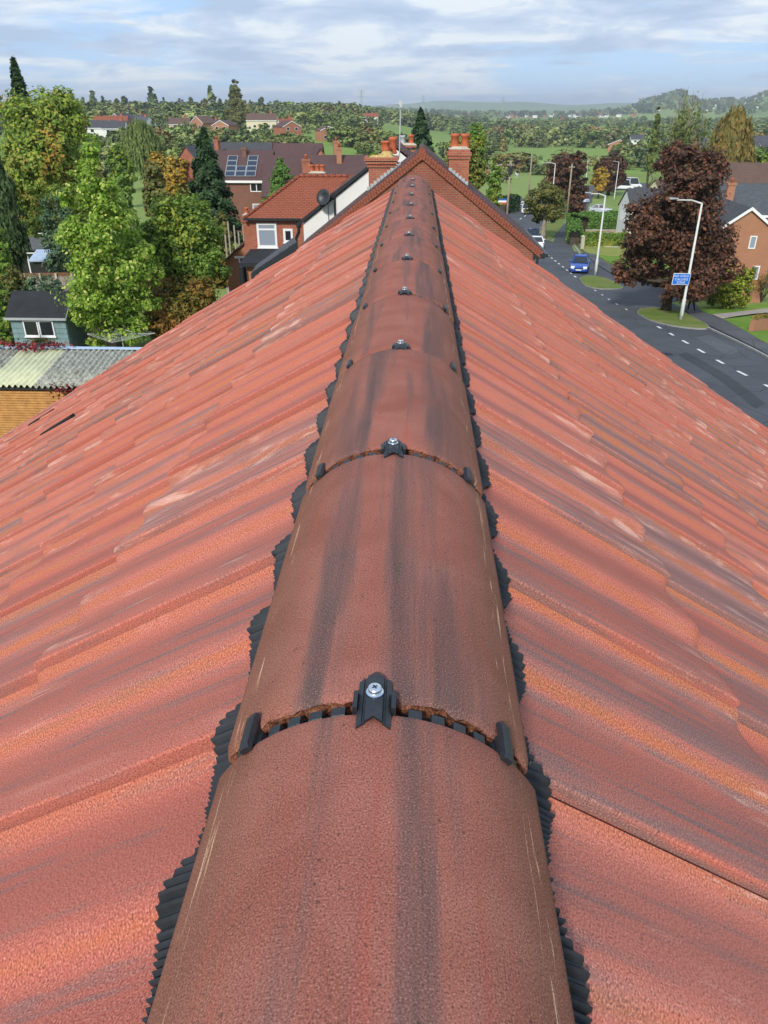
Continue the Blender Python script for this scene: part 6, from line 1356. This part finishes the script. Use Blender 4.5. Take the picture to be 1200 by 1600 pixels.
for px, D, hh, lab, dx in ((928, 172, 8.0, 'plain pale post in front of the yellow tree', 0), (978, 178, 7.5, 'pale lamp post left of the white vans at the far junction', -1.2), (876, 130, 8.6, 'lamp post with its arm above the small bushy street tree', -2.2), (778, 150, 7.5, 'thin lamp post beside the paddock fence', 1.2), (845, 155, 3.0, 'short white post at the paddock bend', 0)):
    b = gd(px, D); z = b.z + hh; lamp_post(lab, b, z, (b.x + dx, b.y - .2, z + (.2 if dx else .02)) if dx else (b.x + .3, b.y, z), False, .09)
def tele_pole(label, px0, py0, D, hh, box):
    b = gd(px0, D); t = thing('telegraph_pole', label, 'pole', b, 0, 'wooden telegraph poles'); z = hh; m = MB(); m.tube([(0, 0, -.3), (0, 0, z)], [.17, .12], 9); m.build('shaft', M['pole'], t, True)
    m = MB(); m.box(-.5, .5, -.16, -.08, z - .6, z - .48); m.build('cross_arm', M['pole'], t)
    for s in (-.4, -.15, .15, .4): m = MB(); m.lathe([(.03, 0), (.045, .05), (.03, .1), (.02, .14)], (s, -.12, z - .48), 8); m.build('insulator', M['steel'], t)
    if box: m = MB(); m.box(-.28, .28, -.45, -.13, z - 1.7, z - .75); m.tube([(-.1, -.3, z - .75), (0, -.1, z - .3)], .03, 5); m.build('cable_box', M['black'], t)
tele_pole('thick wooden telegraph pole with a dark cable box beyond the brick gable', 804, 330, 112, zat(809, 251, 112) - gd(804, 112).z, True)
tele_pole('leaning wooden pole in front of the copper tree beyond the bushy street tree', 903, 310, 140, zat(912, 256, 140) - gd(903, 140).z, False)
tele_pole('thin dark pole rising left of the bushy street tree', 837, 300, 170, 9.0, False)
# blue sign fixed to the first lamp post
M['signblue'] = simple('blue_sign_face', (0.012, 0.16, 0.62), 0.4, 0.04, 2)
sc_ = at_y(1064.5, 436, b1.y - .22); mp = mpp(1064, 436, D1); SG = thing('blue_sign', 'blue rectangular sign with white lettering and border on the lamp post', 'sign', sc_)
def _txt(s, size, z, x=0.0):
    cu = bpy.data.curves.new('lettering', 'FONT'); cu.body = s; cu.size = size; cu.align_x = 'CENTER'; cu.align_y = 'CENTER'; cu.extrude = .002; cu.space_character = 1.1; cu.materials.append(M['white']); o = link('lettering', cu, SG, (x, -.030, z), (R_(90), 0, 0)); me = bpy.data.meshes.new_from_object(o.evaluated_get(bpy.context.evaluated_depsgraph_get())); bpy.data.objects.remove(o); return link('lettering', me, SG, (x, -.030, z), (R_(90), 0, 0))
m = MB(); m.box(-.58, .58, -.012, .012, -.36, .36); m.build('sign_border', M['white'], SG); m = MB(); m.box(-.55, .55, -.018, -.0125, -.33, .33); m.build('sign_face', M['signblue'], SG)
_txt('NO COLD', .20, .19, -.04); _txt('CALLING', .20, -.02); _txt('ZONE', .20, -.22); SG.rotation_euler = (0, R_(2), R_(8))
m = MB(); m.box(-.05, .12, .012, .14, .15, .19); m.box(-.05, .12, .012, .14, -.19, -.15); m.build('clamp', M['steel'], SG)
# small blue white and red roadside board, white barrier rails
b = gd(788, 141); SB = thing('roadside_board', 'small blue, white and red board on a post at the paddock bend', 'sign', b); m = MB(); m.tube([(0, 0, 0), (0, 0, 2.6)], .07, 6); m.build('post', M['white'], SB)
for k, mt in enumerate((M['blue'], M['white'], M['terracotta'])): m = MB(); m.box(-.9, 1.4, -.08, -.02, 2.5 - k * .32, 2.8 - k * .32); m.build('panel', mt, SB)
BR = thing('barrier_rail', 'white roadside barrier rail along the paddock', 'barrier', gd(792, 158)); ra, rb_ = gd(790, 158), gd(850, 158)
for k in range(7): p = ra.lerp(rb_, k / 6); m = HB(BR); m.box(p.x - .06, p.x + .06, p.y - .06, p.y + .06, p.z - .1, p.z + 1.15); m.build('post', M['white'])
hb(BR, lambda m: (m.beam(ra + Vector((0, -.08, 1.05)), rb_ + Vector((0, -.08, 1.05)), .06, .16), m.beam(ra + Vector((0, -.08, .6)), rb_ + Vector((0, -.08, .6)), .05, .12)), 'rail', M['white'])

# ================================================================== cars
M['tyre'] = simple('tyre_rubber', (0.012, 0.012, 0.013), 0.85); M['rim'] = simple('alloy_rim', (0.45, 0.46, 0.48), .35, .05, 5, .5, .8); M['lens'] = glass_mat('headlamp_lens', (.70, .74, .78), .1); M['redlens'] = glass_mat('tail_lamp_lens', (.35, .01, .012), .15); M['plate'] = simple('number_plate', (.75, .75, .72), .5, .02); M['plate_y'] = simple('yellow_number_plate', (.72, .58, .06), .5, .02)
def paint(name, c):
    m, nt, b = new_mat(name); setc(nt, b, c, .28, spec=.5); b.inputs['Coat Weight'].default_value = .6; b.inputs['Coat Roughness'].default_value = .05; return m
M['car_blue'] = paint('blue_car_paint', (.010, .060, .34)); M['car_white'] = paint('white_car_paint', (.78, .79, .80)); M['car_navy'] = paint('dark_blue_car_paint', (.022, .045, .10)); M['car_silver'] = paint('silver_car_paint', (.45, .50, .58))
def car(label, b, heading, mat, L_=4.1, W=1.74, H=1.46, name='parked_car', van=False, group='cars parked along the road'):
    """front of the car at local -y"""
    t = thing(name, label, 'van' if van else 'car', b, heading, group); hl, hw = L_ / 2, W / 2
    st = [(-hl, .66, .32, .52, .80), (-hl + .10, .82, .24, .64, .93), (-hl + .45, .90, .22, .76, .98), (-hl + 1.05, .94, .22, .90, 1.0), (-hl + 1.5, .96, .22, .95, 1.0), (0.4, .97, .22, .97, 1.0), (hl - .6, .96, .24, 1.0, .99), (hl - .16, .90, .28, .98, .94), (hl, .74, .36, .86, .84)]
    if van: st = [(q[0], q[1], q[2], max(q[3], .92 if q[0] > -hl + .3 else q[3]), q[4]) for q in st]
    V, F = [], []; n = 10
    for (y, wt, zb, zt_, wb) in st:
        for (fx, fz) in ((-wb * .93, 0), (-wb * .99, .28), (-wb, .55), (-wt, .90), (-wt * .86, 1), (wt * .86, 1), (wt, .90), (wb, .55), (wb * .99, .28), (wb * .93, 0)): V.append((fx * hw, y, zb + fz * (zt_ - zb)))
    for i in range(len(st) - 1): F += [(i * n + j, i * n + (j + 1) % n, (i + 1) * n + (j + 1) % n, (i + 1) * n + j) for j in range(n)]
    F += [tuple(range(n))[::-1], tuple((len(st) - 1) * n + j for j in range(n))]; F = [f[::-1] for f in F]; m = MB(); m.add(V, F); o = m.build('body', mat, t, True); o.data.set_sharp_from_angle(angle=R_(50))
    zb = .93; ys = (-hl + 1.12, -hl + 1.85, hl - 1.05, hl - .30) if not van else (-hl + .75, -hl + 1.3, hl - .25, hl - .05)
    B4 = [(-.90 * hw, ys[0], zb), (.90 * hw, ys[0], zb), (.66 * hw, ys[1], H - .04), (-.66 * hw, ys[1], H - .04), (-.66 * hw, ys[2], H - .02), (.66 * hw, ys[2], H - .02), (.88 * hw, ys[3], zb + .05), (-.88 * hw, ys[3], zb + .05)]
    m = MB(); m.add([(-.62 * hw, ys[1] + .02, H + .005), (.62 * hw, ys[1] + .02, H + .005), (.62 * hw, ys[2] - .02, H + .02), (-.62 * hw, ys[2] - .02, H + .02)] + [B4[k] for k in (3, 2, 5, 4)] + [(-.64 * hw, (ys[1] + ys[2]) / 2, H + .03), (.64 * hw, (ys[1] + ys[2]) / 2, H + .03)], [(0, 1, 9, 8), (8, 9, 2, 3), (0, 4, 5, 1), (2, 6, 7, 3), (1, 5, 6, 2, 9), (0, 8, 3, 7, 4)]); m.build('roof_panel', mat, t, True)
    def glass(name_, a, bq, c, d, ins=.06):
        a, bq, c, d = map(Vector, (a, bq, c, d)); ctr = (a + bq + c + d) / 4; n_ = (bq - a).cross(d - a).normalized(); m = MB(); q = [p.lerp(ctr, ins) for p in (a, bq, c, d)]; m.prism([p - n_ * .01 for p in q], n_ * .014); m.build(name_, M['glass'], t)
    def pillar(a, c, w_=.075):
        m = MB(); m.beam(a, c, w_, w_ * .6); m.build('pillar', mat, t)
    glass('windscreen', B4[0], B4[1], B4[2], B4[3]); glass('rear_window', B4[6], B4[7], B4[4], B4[5], .1)
    mid = (ys[1] + ys[2]) / 2
    for s in (-1, 1):
        p = [(s * .905 * hw, ys[0] + .05, zb), (s * .905 * hw, mid, zb + .02), (s * .665 * hw, mid, H - .03), (s * .665 * hw, ys[1], H - .04)]; q = [(s * .905 * hw, mid, zb + .02), (s * .885 * hw, ys[3], zb + .05), (s * .665 * hw, ys[2], H - .02), (s * .665 * hw, mid, H - .03)]
        for r_ in (p, q): glass('side_window', *(r_ if s > 0 else r_[::-1]), .08)
        pillar((s * .90 * hw, ys[0], zb), (s * .66 * hw, ys[1], H - .03)); pillar((s * .905 * hw, mid, zb), (s * .665 * hw, mid, H - .02)); pillar((s * .88 * hw, ys[3], zb), (s * .66 * hw, ys[2], H - .02), .12)
        m = MB(); m.obox((s * hw * .66, -hl + .17, .66), (.17, .03 * s, 0), (-.02 * s, .11, .02), (0, .02, .075)); m.build('headlight', M['lens'], t)
        m = MB(); m.obox((s * hw * .76, hl - .12, .78), (.11, 0, 0), (0, .075, 0), (0, 0, .12)); m.build('tail_light', M['redlens'], t)
        m = MB(); m.obox((s * hw * 1.07, ys[0] + .32, zb + .06), (.10, 0, 0), (0, .05, 0), (0, 0, .07)); m.build('mirror', mat, t)
        for y in (-hl + .80, hl - .78):
            m = MB(); pr = [(.20, -.095), (.29, -.10), (.315, -.07), (.315, .07), (.29, .10), (.20, .095)]; k = 18
            m.add([(s * (hw - .09) + q[1], y + q[0] * math.cos(6.28319 * j / k), .315 + q[0] * math.sin(6.28319 * j / k)) for q in pr for j in range(k)], [(i * k + j, i * k + (j + 1) % k, ((i + 1) % 6) * k + (j + 1) % k, ((i + 1) % 6) * k + j) for i in range(6) for j in range(k)]); w2 = m.build('wheel', M['tyre'], t, True)
            m = MB()
            for a in range(5): an = a * 1.2566; m.obox((s * (hw - .035), y + .1 * math.cos(an), .315 + .1 * math.sin(an)), (.03, 0, 0), (0, .10 * math.cos(an), .10 * math.sin(an)), (0, -.028 * math.sin(an), .028 * math.cos(an)))
            m.build('rim', M['rim'], w2)
    m = MB(); m.box(-.26, .26, -hl - .015, -hl + .03, .40, .51); m.build('number_plate', M['plate'], t); m = MB(); m.box(-.26, .26, hl - .02, hl + .012, .62, .73); m.build('number_plate', M['plate_y'], t)
    m = MB(); m.box(-.45, .45, -hl - .005, -hl + .05, .53, .62); m.build('grille', M['black'], t); return t
def dirn(a, b): return math.atan2(b.x - a.x, -(b.y - a.y)) 
bc = gp(905, 424); car('bright blue hatchback parked facing us beside the tall lamp post', bc + Vector((0, 0, .03)), R_(-14), M['car_blue'])
wc = gd(857, 98); car('white hatchback with its tail towards us by the eaves of the brick gable', wc + Vector((0, 0, .04)), R_(180 - 6), M['car_white'])
car('dark blue car parked just beyond the white hatchback', gd(849.5, 105) + Vector((0, 0, .04)), R_(-8), M['car_navy'], H=1.52)
car('silver blue car at the far junction beside the copper tree', gd(921, 172) + Vector((0, 0, .05)), R_(40), M['car_silver'])
car('second silver car behind the yellow tree trunk at the far junction', gd(958, 150) + Vector((0, 0, .05)), R_(80), M['car_silver'])
car('white van parked at the bend beside the hedge', gd(848, 145) + Vector((0, 0, .05)), R_(75), M['car_white'], 4.2, 1.8, 1.8, 'parked_van', True)
car('white van left of the pair parked far off by the dark purple tree', gd(990, 215) + Vector((0, 0, .1)), R_(70), M['car_white'], 5.2, 2.0, 2.3, 'parked_van', True)
car('white van right of the pair parked far off by the dark purple tree', gd(1003, 222) + Vector((0, 0, .1)), R_(85), M['car_white'], 5.2, 2.0, 2.4, 'parked_van', True)
# ================================================================== person, horses
M['cloth_black'] = simple('black_clothes', (.012, .012, .014), .9); M['skin'] = simple('skin', (.36, .20, .14), .6, .05); M['pink'] = simple('pink_bag', (.45, .05, .10), .7); M['shoe'] = simple('pale_shoe_soles', (.45, .42, .40), .7); M['hair'] = simple('dark_hair', (.015, .011, .009), .7)
def skinned(name, verts, edges, radii, root, mats, parent, assign=None, levels=2):
    me = bpy.data.meshes.new(name + '_rig'); me.from_pydata(verts, edges, []); o = bpy.data.objects.new(name + '_rig', me); COL.objects.link(o)
    sk = o.modifiers.new('skin', 'SKIN'); sl = me.skin_vertices[0].data
    for i, r in enumerate(radii): sl[i].radius = (r, r) if not isinstance(r, tuple) else r
    sl[root].use_root = True; ss = o.modifiers.new('sub', 'SUBSURF'); ss.levels = ss.render_levels = levels; dg = bpy.context.evaluated_depsgraph_get(); nm = bpy.data.meshes.new_from_object(o.evaluated_get(dg)); bpy.data.objects.remove(o)
    nm.name = name; nm.materials.clear()
    for m_ in mats: nm.materials.append(m_)
    for p in nm.polygons: p.use_smooth = True; p.material_index = assign(p.center) if assign else 0
    return link(name, nm, parent)
pb = gp(1078, 489); PS = thing('person', 'person walking away on the footpath in black clothes with a small pink bag', 'person', pb + Vector((0, 0, .1)), R_(-160))
pv_ = [(0, 0, .95), (0, .01, 1.15), (0, 0, 1.38), (0, -.01, 1.50), (0, -.03, 1.62), (0, -.03, 1.70), (.09, 0, .90), (.10, -.16, .50), (.10, -.14, .09), (.10, -.30, .05), (-.09, 0, .90), (-.10, .14, .50), (-.10, .32, .13), (-.10, .22, .04),
       (.18, 0, 1.40), (.25, .10, 1.14), (.25, .06, .90), (.25, .03, .80), (-.18, 0, 1.40), (-.25, -.10, 1.14), (-.25, -.16, .90), (-.25, -.18, .80)]
pe = [(0, 1), (1, 2), (2, 3), (3, 4), (4, 5), (0, 6), (6, 7), (7, 8), (8, 9), (0, 10), (10, 11), (11, 12), (12, 13), (2, 14), (14, 15), (15, 16), (16, 17), (2, 18), (18, 19), (19, 20), (20, 21)]
prd = [(.15, .11), (.145, .10), (.17, .10), .055, .095, .08, .10, .07, .045, .035, .10, .07, .045, .035, .065, .05, .036, .028, .065, .05, .036, .028]
skinned('body', pv_, pe, prd, 0, [M['cloth_black'], M['skin'], M['shoe']], PS, lambda c: 2 if c.z < .10 else (1 if c.z > 1.52 or (abs(c.x) > .2 and c.z < .88) else 0))
m = MB(); lump(m, 0, -.005, 1.63, .115, .16, 9); m.build('hair', M['hair'], PS, True); m = MB(); m.box(.12, .30, .10, .19, .82, 1.02); m.tube([(.16, .14, 1.0), (.14, .1, 1.4), (-.05, .1, 1.46)], .012, 5); m.build('bag', M['pink'], PS)
M['horse_dark'] = simple('dark_horse_coat', (.022, .016, .013), .6); M['horse_white'] = simple('pale_horse_coat', (.52, .52, .52), .7)
def horse(label, px, D, rz, mat, graze):
    t = thing('horse', label, 'horse', gd(px, D), R_(rz), 'horses in the paddock'); hd = [(1.15, 0, 1.15), (1.45, 0, .75), (1.62, 0, .30), (1.80, 0, .12)] if graze else [(1.10, 0, 1.55), (1.30, 0, 1.85), (1.52, 0, 1.80), (1.78, 0, 1.55)]
    v = [(-.65, 0, 1.22), (-.1, 0, 1.15), (.45, 0, 1.18), (.8, 0, 1.28)] + hd; e = [(0, 1), (1, 2), (2, 3), (3, 4), (4, 5), (5, 6), (6, 7)]; r = [.30, .31, .33, .26, .18, .14, .12, .08]
    for x, s, f in ((.62, .17, 1), (.55, -.17, 1), (-.68, .17, 0), (-.75, -.17, 0)):
        o = len(v); k = 2 if f else 0; v += [(x, s, .95), (x + (.02 if f else .12), s, .55 if f else .66), (x - (0 if f else .10), s, .30), (x + .02, s, .03)]; e += [(k, o), (o, o + 1), (o + 1, o + 2), (o + 2, o + 3)]; r += [.15, .085, .05, .055]
    o = len(v); v += [(-1.0, 0, 1.2), (-1.08, 0, .7)]; e += [(0, o), (o, o + 1)]; r += [.06, .04]; skinned('body', v, e, r, 1, [mat], t)
    m = MB(); m.tube([(hd[0][0] - .1, 0, hd[0][2] + .16), (hd[1][0] - .05, 0, hd[1][2] + .14)], [.07, .05], 6); m.build('mane', M['hair'], t)
horse('dark horse grazing in the green paddock beyond the thick wooden pole', 802, 232, 195, M['horse_dark'], True); horse('pale grey horse standing right of the dark grazing horse', 815, 252, 100, M['horse_white'], False)
# ================================================================== right hand garden details, pylons
GW = thing('garden_wall', 'low red brick garden wall with flowers on top at the right edge', 'wall', gp(1188, 512)); a, b = gp(1172, 520), gp(1240, 512)
hb(GW, lambda m: m.beam(a + Vector((0, 0, .35)), b + Vector((0, 0, .35)), .3, .9), 'brickwork', M['brick_orange'])
P = np.random.default_rng(3).normal(0, 1, (500, 3)); ln = (b - a); P = np.array([tuple(a + ln * random.random() - GW.location + Vector((random.gauss(0, .12), random.gauss(0, .1), .9 + abs(random.gauss(0, .1))))) for _ in range(500)]); V, F = leaf_quads(P, P * 0 + np.random.default_rng(2).normal(size=P.shape), .09, np.random.default_rng(4)); np_mesh('flowers', V, F, L['russet'], GW)
PW = thing('garden_wall', 'low pinkish stone garden wall between the two hedges', 'wall', gp(915, 376)); a, b = gp(913, 374), gp(985, 374); hb(PW, lambda m: m.beam(a + Vector((0, 0, .5)), b + Vector((0, 0, .5)), .35, 1.3), 'stonework', simple('pink_stone', (.40, .27, .22), .9, .2, 2)); hb(PW, lambda m: m.beam(a + Vector((0, 0, 1.18)), b + Vector((0, 0, 1.18)), .45, .08), 'coping', M['mortar'])
GP_ = thing('gate_post', 'grey stone gate post at the corner of the hedge', 'post', gp(909, 390)); m = MB(); m.box(-.2, .2, -.2, .2, -.1, 1.5); m.build('shaft', M['mortar'], GP_); m = MB(); m.add([(-.25, -.25, 1.5), (.25, -.25, 1.5), (.25, .25, 1.5), (-.25, .25, 1.5), (0, 0, 1.7)], [(0, 1, 4), (1, 2, 4), (2, 3, 4), (3, 0, 4), (3, 2, 1, 0)]); m.build('cap', M['mortar'], GP_)
BE = thing('garden_slab', 'pale flat stone slab lying on the lawn left of the copper tree', 'slab', gp(955, 388)); m = MB(); m.box(-.9, .9, -.25, .25, .05, .22); m.build('slab_top', M['mortar'], BE); m = MB(); m.box(-.7, .7, -.2, .2, -.05, .06); m.build('slab_foot', M['mortar'], BE)
BI = thing('dog_bin', 'small dark post with a bin beside the variegated bush', 'bin', gp(1096, 470)); m = MB(); m.tube([(0, 0, 0), (0, 0, 1.0)], .04, 6); m.build('post', M['black'], BI); m = MB(); m.box(-.22, .22, -.18, .18, .55, 1.0); m.prism([(-.24, -.2, 1.0), (.24, -.2, 1.0), (.2, -.2, 1.08), (-.2, -.2, 1.08)], (0, .4, 0)); m.build('bin_body', M['black'], BI)
def pylon(label, px, D, h):
    t = thing('pylon', label, 'pylon', gd(px, D), .3, 'electricity pylons on the skyline'); m = MB(); lv = [(0, 4.2), (.3, 2.6), (.55, 1.5), (.75, .9), (1, .25)]
    for (f0, w0), (f1, w1) in zip(lv[:-1], lv[1:]):
        for sx, sy in ((1, 1), (1, -1), (-1, -1), (-1, 1)): m.tube([(sx * w0, sy * w0, f0 * h), (sx * w1, sy * w1, f1 * h)], .32, 4); m.tube([(sx * w0, sy * w0, f0 * h), (-sy * w1 if sx == sy else sx * w1, sx * w1 if sx == sy else -sy * w1, f1 * h)], .2, 4)
    m.build('tower', M['steel'], t)
    for f, wd in ((.70, 7.0), (.82, 8.5), (.94, 6.0)): m = MB(); m.tube([(-wd, 0, f * h), (0, 0, f * h + 1.4), (wd, 0, f * h)], .3, 4); m.tube([(-wd, 0, f * h), (wd, 0, f * h)], .3, 4); m.build('cross_arm', M['steel'], t)
pylon('pylon standing clear above the trees right of the right hand chimney', 785, 2100, 48); pylon('pylon above the dark pyramid conifer', 661, 2300, 46); pylon('pylon left of the television aerial on the skyline', 565, 2000, 44)

# ================================================================== air
hz = MB(); hz.box(-9500, 9500, -9500, 9500, -80, 125); hm = bpy.data.materials.new('haze_air'); hm.use_nodes = True; nt = hm.node_tree; nt.nodes.clear()
pv2 = nd(nt, 'ShaderNodeVolumePrincipled', {'Color': (0.85, 0.915, 1.0, 1), 'Density': 0.00018, 'Anisotropy': 0.25}); ho = nd(nt, 'ShaderNodeOutputMaterial'); nt.links.new(pv2.outputs[0], ho.inputs['Volume'])
hz = hz.build('haze', hm); hz['kind'] = 'stuff'
